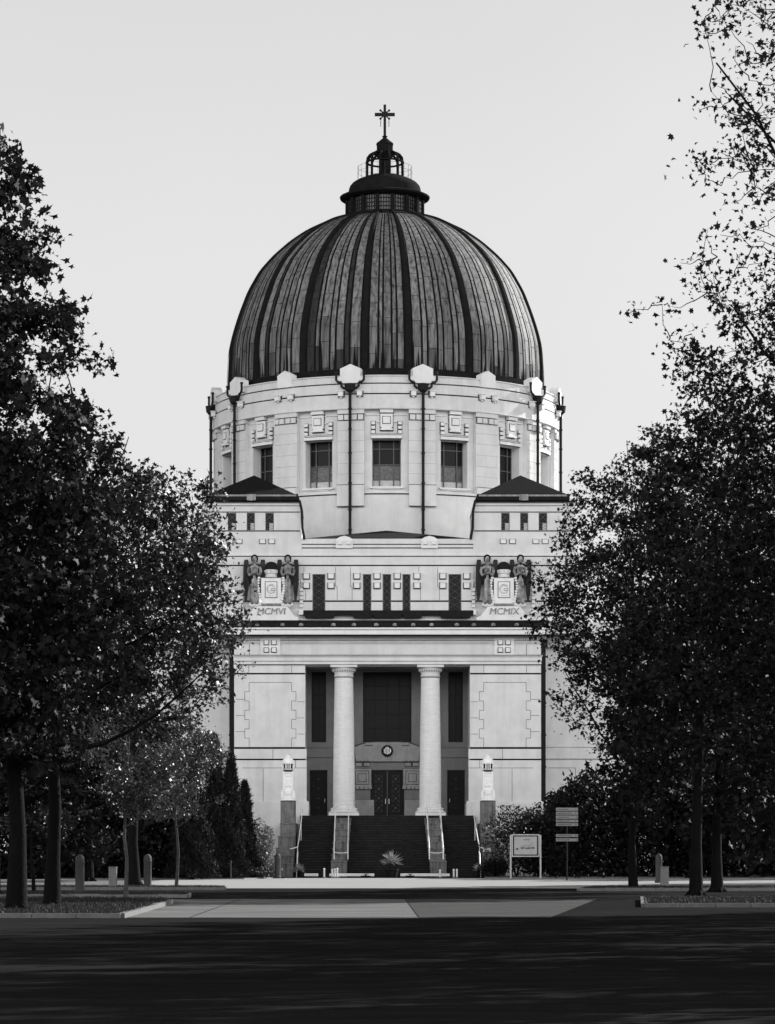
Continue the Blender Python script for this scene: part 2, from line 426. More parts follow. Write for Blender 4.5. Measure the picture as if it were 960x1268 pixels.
pt = [(-2.15,zb(943)),(2.15,zb(943)),(2.22,zb(930)),(2.3,zb(925)),(1.5,zb(920.5)),(.9,zb(919.2)),(-.9,zb(919.2)),(-1.5,zb(920.5)),(-2.3,zb(925)),(-2.22,zb(930))]
m.prism(pt, YB-.16, YB-.002)
for s in (-1,1):
    m.box(s*1.25-.22, s*1.25+.22, YB-.3, YB-.15, zb(923), zb(919.6))
    m.box(s*3.0-.55, s*3.0+.62, YB-.14, YB-.002, zb(940), zb(930.5)); m.box(s*2.85-.62, s*2.85+.5, YB-.22, YB-.002, zb(929.6), zb(927.6))
    for k in (-1,0,1): m.box(s*1.7+k*.24-.08, s*1.7+k*.24+.08, YB-.24, YB-.16, zb(943), zb(940.6))
    for k in (-1,1): m.box(s*1.68+k*.27-.2, s*1.68+k*.27+.2, YB-.07, YB-.002, zb(948.6), zb(944.6))
    for t, q in ((.62,.03),(.44,.06),(.26,.09)): m.box(s*1.72-t, s*1.72+t, YB-q-.02, YB-.002, zb(963)-t, zb(963)+t)
    for k in range(-2,3): m.box(s*1.75+k*.29-.12, s*1.75+k*.29+.12, YB-.06, YB-.002, zb(977), zb(973))
    m.box(s*1.8-.62, s*1.8+.9, YB-.09, YB-.002, 4.045, zb(990.5))
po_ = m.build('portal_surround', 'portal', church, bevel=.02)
m = MB(); m.prism([(x_*1.025+(.03 if x_ > 0 else -.03), z_+(.05 if z_ > zb(926) else -.05)) for x_, z_ in pt], YB-.10, YB-.003)
for s in (-1,1):
    m.tube([(s*1.5,YB-.13,zb(919.5)),(s*2.2,YB-.13,zb(924)),(s*3.6,YB-.13,zb(926.4))], .06, 5)
    for t, q in ((.66,.012),(.48,.052),(.30,.082)): m.box(s*1.72-t, s*1.72+t, YB-q-.006, YB-.002, zb(963)-t, zb(963)+t)
    m.box(s*1.68-.5, s*1.68+.5, YB-.05, YB-.002, zb(949.2), zb(944)); m.box(min(s*cd,s*3.3), max(s*cd,s*3.3), YB-.045, YB-.002, zb(978), zb(972))
    m.box(s*1.7-.4, s*1.7+.4, YB-.18, YB-.161, zb(943.2), zb(942.4)); m.box(s*1.25-.27, s*1.25+.27, YB-.2, YB-.161, zb(923.6), zb(923.01))
m.build('shade_trim', 'shade_grime', po_)  # larger dark plates paint shadow outlines round the portal blocks
m = MB()
for s in (-1,1):
    for q in (971.6, 978.6, 990): m.box(min(s*cd,s*3.3), max(s*cd,s*3.3), YB-.004, YB+.001, zb(q)-.02, zb(q)+.02)
m.build('wall_joints', 'mortar', church)
md = MB(); cz = zb(930); md2 = MB()
def disc(b, cx, cz, r, y0, y1, n=28): b.prism([(cx+r*math.cos(2*math.pi*k/n), cz+r*math.sin(2*math.pi*k/n)) for k in range(n)], y0, y1)
disc(md, 0, cz, .40, YB-.26, YB-.161); mdo = md.build('medallion', 'soot_shade', church)
for x, a, c in ((-.2,-.16,.14),(-.10,-.2,.2),(0,-.24,.12),(.10,-.2,.2),(.2,-.14,.14)): md2.box(x-.028, x+.028, YB-.285, YB-.262, cz+a, cz+c)
md2.box(-.1, .13, YB-.286, YB-.262, cz+.14, cz+.19); md2.tube([(.12,YB-.27,cz-.2),(.24,YB-.27,cz-.05),(.22,YB-.27,cz+.16)], .025, 5)
md2.tube([(-.12,YB-.27,cz+.2),(0,YB-.27,cz+.27),(.12,YB-.27,cz+.2)], .025, 5)
md2.build('monogram', 'lantern', mdo)
# porch windows and doors
def pane_window(x0, x1, y, za_, zb_, cols, rows, name='window', fr='iron', pane='glass', parent=church, bar=.05, depth=.12):
    f = MB(); f.box(x0, x0+bar*1.4, y, y+depth, za_, zb_); f.box(x1-bar*1.4, x1, y, y+depth, za_, zb_)
    f.box(x0+bar*1.41, x1-bar*1.41, y, y+depth, za_, za_+bar*1.4); f.box(x0+bar*1.41, x1-bar*1.41, y, y+depth, zb_-bar*1.4, zb_)
    for k in range(1, cols): x = x0+(x1-x0)*k/cols; f.box(x-bar/2, x+bar/2, y+.02, y+depth-.02, za_+bar, zb_-bar)
    for k in range(1, rows): z = za_+(zb_-za_)*k/rows; f.box(x0+bar, x1-bar, y+.03, y+depth-.03, z-bar/2, z+bar/2)
    o = f.build(name, fr, parent)
    p = MB(); p.box(x0+.01, x1-.01, y+depth*.5-.01, y+depth*.5+.01, za_+.01, zb_-.01); p.build('pane', pane, o)
    return o
pane_window(-cw, cw, YB+.16, zbot, ztop, 4, 5)
for s in (-1,1): pane_window(min(s*sx0,s*sx1), max(s*sx0,s*sx1), YB+.16, zbot, ztop, 2, 6)
for xa, xb, leaves in ((-cd, cd, 2), (-dx1, -dx0, 1), (dx0, dx1, 1)):
    d = MB(); wd = (xb-xa)/leaves
    for k in range(leaves):
        a = xa+k*wd+.02; c = xa+(k+1)*wd-.02
        d.box(a, c, YB+.15, YB+.22, 4.05, zdo-.02); d.box(a, c, YB+.12, YB+.149, 4.05, 4.5); d.box(a, a+.14, YB+.12, YB+.149, 4.51, zdo-.02); d.box(c-.14, c, YB+.12, YB+.149, 4.51, zdo-.02)
    do = d.build('door', 'iron', church)
    lt = MB(); st = MB()
    for k in range(leaves):
        mx = xa+(k+.5)*wd; hw = .25
        for r_ in range(4 if leaves == 2 else 4):
            zc = zdo-.62-r_*.66
            if leaves == 2:
                for sg in (-1,1): lt.tube([(mx-hw,YB+.10,zc-sg*hw),(mx+hw,YB+.10,zc+sg*hw)], .013, 4)
                for (ax,az),(bx_,bz) in (((-1,-1),(1,-1)),((1,-1),(1,1)),((1,1),(-1,1)),((-1,1),(-1,-1))): lt.tube([(mx+ax*hw,YB+.11,zc+az*hw),(mx+bx_*hw,YB+.11,zc+bz*hw)], .008, 4)
            st.ball((mx, YB+.08, zc), .035 if leaves == 2 else .025, 4)
    if lt.v: lt.build('lattice', 'iron2', do)
    st.build('studs', 'steel', do)
    h = MB()
    if leaves == 2:
        for s in (-1,1): h.box(s*.12-.022, s*.12+.022, YB+.05, YB+.12, 4.9, 5.25)
    else: h.box(xb-.2 if xa < 0 else xa+.17, xb-.17 if xa < 0 else xa+.2, YB+.05, YB+.12, 5.0, 5.25)
    h.build('handle', 'steel', do)
# --- columns
for px in (426, 533):
    X = U(px, YF+.75); YC = YF+.75
    m = MB(); prof = []
    for k in range(19):
        t = k/18; r = .735-.115*t**1.6; prof.append((r, 4.62+t*(z0(838)-4.62)))
    m.lathe([(.80,4.5),(.78,4.58)]+prof, X, YC, 40)
    col = m.build('column', 'column', church, smooth=True)
    m = MB()
    m.box(X-1.02, X+1.02, YC-1.02, YC+1.02, 4.04, 4.24)
    m.lathe([(.92,4.242),(.99,4.28),(.99,4.34),(.92,4.38),(.86,4.41),(.86,4.44),(.91,4.46),(.91,4.52),(.84,4.56),(.76,4.6)], X, YC, 40)
    m.build('column_base', 'stone2', col, smooth=True)
    m = MB(); t = z0(823.3)
    m.lathe([(.63,z0(838)),(.66,z0(837.6)),(.68,z0(836.6)),(.64,z0(836)),(.63,z0(833)),(.70,z0(831)),(.80,z0(828.4)),(.84,z0(826.6)),(.80,z0(826.2))], X, YC, 40)
    m.box(X-.90, X+.90, YC-.90, YC+.86, z0(826.1), t)
    for k in range(28):
        a = 2*math.pi*k/28; m.ball((X+.74*math.sin(a), YC-.74*math.cos(a), z0(829.8)), .07, 4)
    co_ = m.build('capital', 'stone', col, smooth=True); m = MB(); m.lathe([(.745,z0(830.8)),(.775,z0(829)),(.765,z0(828.6))], X, YC, 32); m.lathe([(.665,z0(838.6)),(.665,z0(838))], X, YC, 32); m.build('shade_trim', 'shade_grime', co_)

# --- stairs, built from single treads
st = MB(); nose = MB(); NS = 24
for k in range(NS):
    zt = 4.04*(k+1)/NS; ya = 184.6+k*(194.9-184.6)/NS
    st.box(-5.85, 5.85, ya, 195.32, zt-4.04/NS+.001, zt-.02); nose.box(-5.86, 5.86, ya-.03, ya+.05, zt-.03, zt+.002)
sto = st.build('stairs', 'granite', church); nose.build('stair_nosing', 'nosing', sto)  # nosing colour lightened so the step edges read as slightly lit
def cheek(pxa, pxb, name='stair_cheek', tops=None):
    b = MB(); n = len(tops)
    for k, (py, Y0_, Y1_) in enumerate(tops):
        zt = V(py, Y0_); xa, xb = U(pxa(k), Y0_), U(pxb(k), Y0_)
        b.box(xa, xb, Y0_, Y1_, 0 if k == 0 else .001*k, zt-.10)
        b.box(xa-.03, xb+.03, Y0_-.03, Y1_, zt-.099, zt)
    return b.build(name, 'cheek', church, bevel=.02)
ys = [184.4+k*1.2 for k in range(8)]
pys = [1066,1058,1050,1042,1034,1026.5,1019.5,1013]
for s in (-1,1):
    def lr(k, s=s):
        Yk = ys[k]; x = 2.9; return (458+(s*(2.95+.03*(7-k))-.50-CX)*F/Yk, 458+(s*(2.95+.03*(7-k))+.50-CX)*F/Yk)
    cheek(lambda k: lr(k)[0], lambda k: lr(k)[1], tops=[(pys[k], ys[k], ys[k]+1.2 if k < 7 else 195.2) for k in range(8)])
ys2 = [184.2,185.6,187.0,188.4,190.0]; pys2 = [1069,1059,1049.5,1035,1019]
for s in (-1,1):
    def lr2(k, s=s):
        Yk = ys2[k]; xc = s*(6.55+.05*(4-k)); hw = .50+.04*(4-k); return (458+(xc-hw-CX)*F/Yk, 458+(xc+hw-CX)*F/Yk)
    cheek(lambda k: lr2(k)[0], lambda k: lr2(k)[1], tops=[(pys2[k], ys2[k], ys2[k]+1.4 if k < 4 else 194.6) for k in range(5)])
    b = MB(); xc = s*6.55; b.box(xc-.49, xc+.49, 190.2, 191.4, V(1019,190)+.001, V(992.6,190.2)); b.box(xc-.52, xc+.52, 190.17, 191.43, V(992.5,190.2), V(991.4,190.2))
    b.build('lamp_pedestal', 'cheek', church, bevel=.03)

# --- side wings
wg = MB(); jj = MB()
for s in (-1,1):
    a, c = (XW+.02, 18.0)
    q = lambda b_, x0_, x1_, y0_, y1_, c0, c1: b_.box(min(s*x0_,s*x1_), max(s*x0_,s*x1_), y0_, y1_, c0, c1)
    q(wg, a, c, 199.12, 232, 0, 15.6)
    q(wg, a, c, 199.0, 199.119, V(925,199), V(770,199)); q(wg, a, c, 198.9, 199.119, V(939.5,199), V(927.5,199))
    q(wg, a, c, 198.85, 199.119, V(992,199), V(941.5,199)); q(wg, a, c, 198.7, 199.119, 0, V(994,199))
    q(wg, a, c+.3, 198.5, 232.3, 15.6, 16.3)
    q(wg, 0, 14.0, 205, 235, 15, 22.6)
    for px in (712.5,): pass
    X = s*((712.5-458)*199/F+CX)
    jj.box(min(X, s*11), max(X, s*11), 198.846, 198.852, V(951,199)-.02, V(951,199)+.02)
    jj.box(X-.018, X+.018, 198.846, 198.852, V(962,199), V(951,199)); jj.box(X-.3 if s > 0 else X, X if s > 0 else X+.3, 198.846, 198.852, V(962,199)-.017, V(962,199)+.017)
    X2 = X-s*.28; jj.box(X2-.018, X2+.018, 198.846, 198.852, V(975,199), V(962,199))
wg.build('wing_wall', 'stone', church); jj.build('wall_joints', 'mortar', church)
# --- attic and corner towers (front at YA)
at = MB(); XT = 12.75; xe = 5.89
at.box(-XT, XT, YA+.1, 205, z0(787.5)+.3, za(690))
def bandrow(x0_, x1_, pa, pb, y): at.box(x0_, x1_, y, YA+.12, za(pa), za(pb))
# solid wall strips between the windows
wins = [(387,403),(449.5,460),(474,484.5),(498.5,508.5),(555.5,571.5)]
wx = [(U(a,YA), U(b_,YA)) for a,b_ in wins]; prev = -XT
for a, c in wx+[(XT,XT)]:
    at.box(prev, a, YA, YA+.099, za(743.4), za(711)); prev = c
prev = -XT
for a, c in wx+[(XT,XT)]:
    at.box(prev, a, YA, YA+.099, za(758), za(745.4)); prev = c
at.box(-XT, XT, YA, YA+.099, za(710.99), za(701)); at.box(-XT, XT, YA-.05, YA+.099, za(699.4), za(689.6))
at.box(-XT-.1, XT+.1, YA-.12, YA+.11, za(688.5), za(687.2))
at.box(-XT, XT, YA, YA+.099, z0(778), za(758.01))
at.build('attic_wall', 'stone', church)
m = MB(); m.box(-XT+.02, XT-.02, YA+.0993, YA+.0999, z0(778)+.02, za(687.7)); m.build('joint_shade_backing', 'soot_shade', church)  # dark sheet paints shadow into the attic joints
jt = MB()
for px in (376.5, 587, 418.5-3, 437-3, 518.7, 545-3): 
    X = U(px, YA); jt.box(X-.016, X+.016, YA-.004, YA+.001, za(726), za(702)); 
    X += .12; jt.box(X-.016, X+.016, YA-.004, YA+.001, za(743), za(727)); jt.box(X-.136, X+.016, YA-.0045, YA+.001, za(726.5)-.016, za(726.5)+.016)
for px in (268, 356, 600, 682): X = U(px, YA); jt.box(X-.014, X+.014, YA-.008+.005, YA+.001, za(743), za(712))
jt.build('wall_joints', 'mortar', church)
for (a, c) in wx:
    f = MB(); fz0, fz1 = za(756), za(711)
    f.box(a, a+.06, YA+.05, YA+.098, fz0, fz1); f.box(c-.06, c, YA+.05, YA+.098, fz0, fz1)
    n = 5; xm = (a+c)/2; st_ = MB()
    for k in range(n):
        q0 = fz0+.15+(fz1-fz0-.15)*k/n; q1 = fz0+.15+(fz1-fz0-.15)*(k+1)/n; qm = (q0+q1)/2; hw = (c-a)/2-.05
        f.tube([(xm-hw,YA+.06,q0),(xm+hw,YA+.06,q1)], .011, 4); f.tube([(xm+hw,YA+.06,q0),(xm-hw,YA+.06,q1)], .011, 4)
        f.ball((xm, YA+.045, qm), .045, 4)
    o = f.build('window', 'iron2', church); p = MB(); p.box(a+.01, c-.01, YA+.07, YA+.085, fz0+.01, fz1-.01); p.build('pane', 'glass', o)
def stud(px, py, hw=3.4, hh=3.2, Y=None, sc=18.32, nm='stud', d=.22, par=None):
    Y = YA if Y is None else Y; X = U(px, Y); z = V(py, Y); m = MB()
    m.box(X-hw/sc, X+hw/sc, Y-d, Y+.0, z-hh/sc, z+hh/sc); m.box(X-(hw+.6)/sc, X+(hw+.6)/sc, Y-d-.05, Y, z+hh/sc+.001, z+hh/sc+.05)
    o = m.build('wall_stud', 'stone2', church, bevel=.015); g = MB(); e_ = 1.0/sc; g.box(X-hw/sc-e_, X+hw/sc+e_, Y-.025, Y+.001, z-hh/sc-e_*1.3, z+hh/sc+e_); g.build('shade_trim', 'shade_grime', o); return o  # dark base plate paints the stud's shadow outline
for px in (379.5,410,442,467,492,516.5,548.5,578):
    stud(px, 713.4); stud(px, 725.2)
m = MB(); m.box(U(376,YA), U(586,YA), YA-.55, YA-.01, za(762), za(756.5)); m.build('balcony_ledge', 'soot_shade', church)
for a, c in ((377,415),(437,461),(462,498),(499,523),(545,583)):
    m = MB(); m.prism([(U(a,YA),za(762.2)),(U(c,YA),za(762.2)),(U(c-1,YA),za(766)),(U(a+1,YA),za(766))], YA-.7, YA-.25); m.build('ledge_bracket', 'soot_shade', church)
m = MB(); m.box(-XT+.2, XT-.2, YA-.22, YA-.003, z0(769)+.02, za(766.6)); m.build('attic_plinth', 'stone2', church)
# parapet between towers
pp = MB()
pp.box(-xe+.001, xe-.001, YA+.1, 205, za(687.5), za(668)); 
pp.box(-xe+.001, xe-.001, YA+.02, YA+.098, za(687.4), za(679.2)); pp.box(-xe+.001, xe-.001, YA+.02, YA+.098, za(677.8), za(674.6)); pp.box(-xe+.001, xe-.001, YA-.02, YA+.098, za(673.4), za(667.2))
pp.build('parapet', 'stone', church); m = MB(); m.box(-xe+.01, xe-.01, YA+.0985, YA+.0995, za(679.5), za(667.6)); m.build('joint_shade_backing', 'soot_shade', church)  # same painted groove shadow behind the parapet bands
for pc in (426.5, 532):
    X = U(pc, YA); h = 10.5/18.32; m = MB()
    m.prism([(X-h,za(679)),(X+h,za(679)),(X+h,za(668)),(X+h*.55,za(665.2)),(X,za(663.6)),(X-h*.55,za(665.2)),(X-h,za(668))], YA-.14, YA+.09)
    for dx in (-5.3,5.3): m.box(X+(dx-2.6)/18.32, X+(dx+2.6)/18.32, YA-.28, YA-.139, za(674.6), za(669.4)) 
    m.build('parapet_block', 'stone2', church, bevel=.02)
m = MB()
zt = V(666.4, 197); ap = V(657, 206.3)
m.add([(-xe,197,zt-.05),(xe,197,zt-.05),(xe,209,zt-.05),(-xe,209,zt-.05),(0,206.3,ap),(0,211,ap)], [(0,1,4),(1,2,5,4),(2,3,5),(3,0,4,5),(3,2,1,0)])
m.build('porch_roof', 'roof', church)
# towers
for s in (-1,1):
    def TX(px): return s*abs((px-479.75)/18.32)
    def tb(b_, pa, pb, y0_, y1_, qa, qb): b_.box(min(TX(pa),TX(pb)), max(TX(pa),TX(pb)), y0_, y1_, za(qa), za(qb))
    t = MB()
    tb(t, 246.5, 373.5, YA+.1, 204.5, 687.5, 658.5)
    tb(t, 246.5, 373.5, YA, YA+.099, 687.5, 658.3)
    tb(t, 250, 372.5, YA+.10, 204.4, 658.4, 634)
    edges = [250,282,292.5,305.5,315.5,328.5,339,372.5]
    for k in range(0, 8, 2): tb(t, edges[k], edges[k+1], YA, YA+.099, 656.6, 635)
    tb(t, 250, 372.5, YA, 204.4, 633.4, 626.8); tb(t, 249, 373, YA-.06, 204.4, 626, 622.4)
    t.build('tower_wall', 'stone', church); m = MB()
    for q0, q1, d_ in ((634.1,633.5,.004),(657.9,657.0,.004),(626.75,626.1,.004)): tb(m, 250.4, 372.2, YA-d_+.002, YA+.05, q0, q1)
    m.build('shade_trim', 'shade_grime', church)
    c = MB(); tb(c, 253, 371.5, YA-.25, 204.6, 622.3, 620.6); tb(c, 254.5, 370.5, YA-.40, 204.6, 619.8, 616.2); tb(c, 256, 369, YA-.3, 204.5, 620.59, 612.2); c.build('tower_gutter', 'soot_shade', church)
    c = MB(); tb(c, 258, 367, YA-.46, YA-.3, 615.6, 613.4); tb(c, 306, 317, YA-.55, YA-.41, 620.5, 613.2); tb(c, 309, 314, YA-.6, YA-.55, 621, 614); c.build('gutter_trim', 'weath', church)
    rf = MB(); xa, xb = sorted((TX(261), TX(363))); xm = (xa+xb)/2; yy = (YA+.1, 203.9)
    zr = V(612.2, YA+.1); rf.add([(xa-.1,yy[0]-.3,zr),(xb+.1,yy[0]-.3,zr),(xb+.1,yy[1],zr),(xa-.1,yy[1],zr),(xm,200.0,V(588.6,200))], [(0,1,4),(1,2,4),(2,3,4),(3,0,4),(3,2,1,0)])
    rf.build('tower_roof', 'roof', church)
    for k in (1,3,5):
        xa, xb = sorted((TX(edges[k]), TX(edges[k+1]))); zA, zB = za(656.4), za(635.2)
        f = MB(); f.box(xa, xa+.04, YA+.03, YA+.097, zA, zB); f.box(xb-.04, xb, YA+.03, YA+.097, zA, zB); xm = (xa+xb)/2
        zm = (zA+zB)/2
        for q0, q1 in ((zm, zB),):
            f.tube([(xa,YA+.06,q0),(xb,YA+.06,q1)], .012, 4); f.tube([(xb,YA+.06,q0),(xa,YA+.06,q1)], .012, 4)
        for kk in range(3):
            q0 = zA+(zm-zA)*kk/3; q1 = zA+(zm-zA)*(kk+1)/3
            f.tube([(xa,YA+.06,q0),(xm,YA+.06,q1)], .01, 4); f.tube([(xm,YA+.06,q0),(xa,YA+.06,q1)], .01, 4); f.tube([(xm,YA+.06,q0),(xb,YA+.06,q1)], .01, 4); f.tube([(xb,YA+.06,q0),(xm,YA+.06,q1)], .01, 4)
        o = f.build('window', 'iron2', church)
        p = MB(); p.box(xa+.01, xb-.01, YA+.07, YA+.08, zm-.1, zB); p.box(xa+.01, xm-.02, YA+.07, YA+.08, zA, zm-.101); p.build('pane', 'glass', o)
        p = MB(); p.box(xm-.019, xb-.01, YA+.07, YA+.08, zA, zm-.101); p.build('lower_pane', 'frost', o)  # frost colour stands in for sky brightness in the pane
    for px in (284.5,296,325,336.5): 
        m = MB(); X = TX(px); m.box(X-.18, X+.18, YA-.12, YA, za(673), za(668.2)); m.box(X-.2, X+.2, YA-.15, YA, za(668.1), za(667.4)); o = m.build('wall_stud', 'stone2', church, bevel=.01); m = MB(); m.box(X-.225, X+.225, YA-.02, YA+.001, za(673.7), za(667)); m.build('shade_trim', 'shade_grime', o)
    # downpipe beside the tower
    m = MB(); m.tube([(TX(371),YA-.3,za(620)),(TX(372.5),YA-.3,za(626)),(TX(374),YA-.2,za(634)),(TX(374.5),YA-.15,za(655)),(TX(376.5),YA-.1,za(664)),(TX(376.8),YA-.1,za(668))], .09, 8)
    m.build('drainpipe', 'iron', church, smooth=True)
    # tall facade downpipe
    X = s*(10.52); m = MB(); m.box(X-.17, X+.17, YF+1.4, YF+1.7, 3.5, z0(790)); m.box(X-.3, X+.3, YF+1.3, YF+1.8, z0(800), z0(790)-.0)
    for q in (830,870,910,950): m.box(X-.21, X+.21, YF+1.36, YF+1.74, z0(q), z0(q-2))
    m.build('drainpipe', 'iron', church)

# --- drum
def zd(py): return CZ+(1055-py)/17.4
dr = MB(); RC, RP = 12.70, 13.08
dr.arc(10.0, RC+.30, 0, 360, 20, zd(611), 160)
dr.arc(10.0, RC+.40, 0, 360, zd(610.6), zd(608.4), 160)
bays = [22.5*k for k in range(16)]
wh = 4.72
for c in bays:
    if 110 < c < 250: dr.arc(11.5, RC, c-11.25, c+11.25, zd(608.3), zd(506)); continue
    dr.arc(11.4, RC, c-11.25, c-wh, zd(608.3), zd(506)); dr.arc(11.4, RC, c+wh, c+11.25, zd(608.3), zd(506))
    dr.arc(11.4, RC, c-wh, c+wh, zd(608.3), zd(601.6)); dr.arc(11.4, RC, c-wh, c+wh, zd(542.6), zd(506))
dr.build('drum_wall', 'stone', church)
en = MB()
en.arc(11.0, RP+.02, 0, 360, zd(504.8), zd(488), 160)
en.arc(11.0, RP+.10, 0, 360, zd(506), zd(505.2), 160)
en.arc(11.0, RP-.12, 0, 360, zd(505.3), zd(464.8), 160)
en.arc(11.0, RP-.02, 0, 360, zd(486.2), zd(475), 160)
en.arc(11.0, RP-.04, 0, 360, zd(473.4), zd(465.4), 160)
en.arc(11.0, RP+.03, 0, 360, zd(465.3), zd(464), 160)
en.build('drum_entablature', 'stone', church)
m = MB()
for q0, q1, r_ in ((487.9,486.3,RP-.117),(474.9,473.5,RP-.117),(505.2,504.85,RP-.1)): m.arc(r_-.02, r_, 0, 360, zd(q0), zd(q1), 160)
m.arc(RC+.29, RC+.33, 0, 360, zd(611.9), zd(610.9), 160)
m.build('joint_shade_backing', 'soot_shade', church)  # dark rings paint shadow lines under the drum ledges, partly lead and dirt
PIPE = (11.25, -11.25, 56.25, -56.25, 78.75, -78.75)
for k in range(16):
    a = 11.25+22.5*k; a = a-360 if a > 180 else a
    if abs(a) > 105: continue
    piped = any(abs(a-p) < 1 for p in PIPE); hw = 4.27
    m = MB()
    m.arc(RC+.001, RP-.04, a-hw, a+hw, zd(600), zd(512)); m.arc(RC+.001, RP+.02, a-hw, a+hw, zd(511.4), zd(506.2))
    m.arc(RC+.41, RP+.20, a-hw, a+hw, zd(626), zd(599.6)) if False else m.arc(RC+.001, RP+.16, a-hw, a+hw, zd(626), zd(599.6))
    for q in (-3.15,-1.15,1.15,3.15): m.arc(RP-.039, RP+.13, a+q-.82, a+q+.82, zd(519.2), zd(513), 2)
    m.build('pilaster', 'stone', church)
    jn = MB()
    for q in (532,545,559,573,586): jn.arc(RP-.041, RP-.037, a-hw, a+hw, zd(q)-.012, zd(q)+.012)
    jn.build('wall_joints', 'stone_joint', church); jn = MB(); jn.arc(RP+.10, RP+.165, a-hw-.05, a+hw+.05, zd(600.2), zd(599.4)); jn.arc(RP+.10, RP+.15, a-hw-.05, a+hw+.05, zd(627), zd(626)); jn.arc(RP-.05, RP-.03, a-hw, a+hw, zd(520), zd(512)); jn.build('shade_trim', 'shade_grime', church)
    for sg in (-1,1):
        m = MB(); q = a+sg*(2.95 if piped else 2.45)
        m.arc(RP, RP+.34, q-.75, q+.75, zd(490), zd(484.2), 2); m.arc(RP, RP+.40, q-1.0, q+1.0, zd(484.1), zd(483.2), 2); m.arc(RP, RP+.2, q-.3, q+.3, zd(492), zd(490.01), 1)
        o = m.build('drum_stud', 'stone2', church); m = MB(); m.arc(RP-.01, RP+.06, q-1.05, q+1.05, zd(491.2), zd(482.9), 2); m.build('shade_trim', 'shade_grime', o)
    # acroterion block on the parapet
    def pol(pts, r0_, r1_, name='parapet_block'):
        m = MB(); n = len(pts); vs = []
        for r in (r1_, r0_):
            for dx, z in pts:
                t = R(a); x = r*math.sin(t)+dx*math.cos(t); y = YD-r*math.cos(t)+dx*math.sin(t); vs.append((x,y,z))
        m.add(vs, [tuple(range(n)), tuple(range(2*n-1,n-1,-1))]+[((i+1)%n, i, i+n, (i+1)%n+n) for i in range(n)]); return m.build(name, 'stone2', church)
    s_ = 1/17.5
    if piped:
        pol([(-11*s_,zd(474)),(11*s_,zd(474)),(11*s_,zd(471)),(16*s_,zd(471)),(16*s_,zd(466)),(13*s_,zd(466)),(13*s_,zd(456)),(0,zd(450.4)),(-13*s_,zd(456)),(-13*s_,zd(466)),(-16*s_,zd(466)),(-16*s_,zd(471)),(-11*s_,zd(471))], RP-.5, RP+.2)
        m = MB()
        def q3(dx, py, r=RP+.26):
            t = R(a); return (r*math.sin(t)+dx*s_*math.cos(t), YD-r*math.cos(t)+dx*s_*math.sin(t), zd(py))
        for sg in (-1,1):
            m.tube([q3(17.6*sg,461),(q3(17.6*sg,470)),q3(15*sg,473),q3(11*sg,474),q3(11*sg,478),q3(8*sg,480.5),q3(2*sg,481)], .085, 6)
            m.tube([q3(17.6*sg,459.6),q3(17.6*sg,462)], .11, 6)
        m.tube([q3(0,475),q3(0,483),q3(0,486)], [.40,.34,.14], 8)
        m.tube([q3(0,484),q3(0,664)], .105, 8)
        for py in (505,530,560,597,630,655): m.tube([q3(0,py),q3(0,py+2)], .14, 8)
        m.build('drainpipe', 'iron', church, smooth=True)
    else:
        pol([(-11*s_,zd(474)),(11*s_,zd(474)),(11*s_,zd(458.5)),(0,zd(453)),(-11*s_,zd(458.5))], RP-.5, RP+.12)
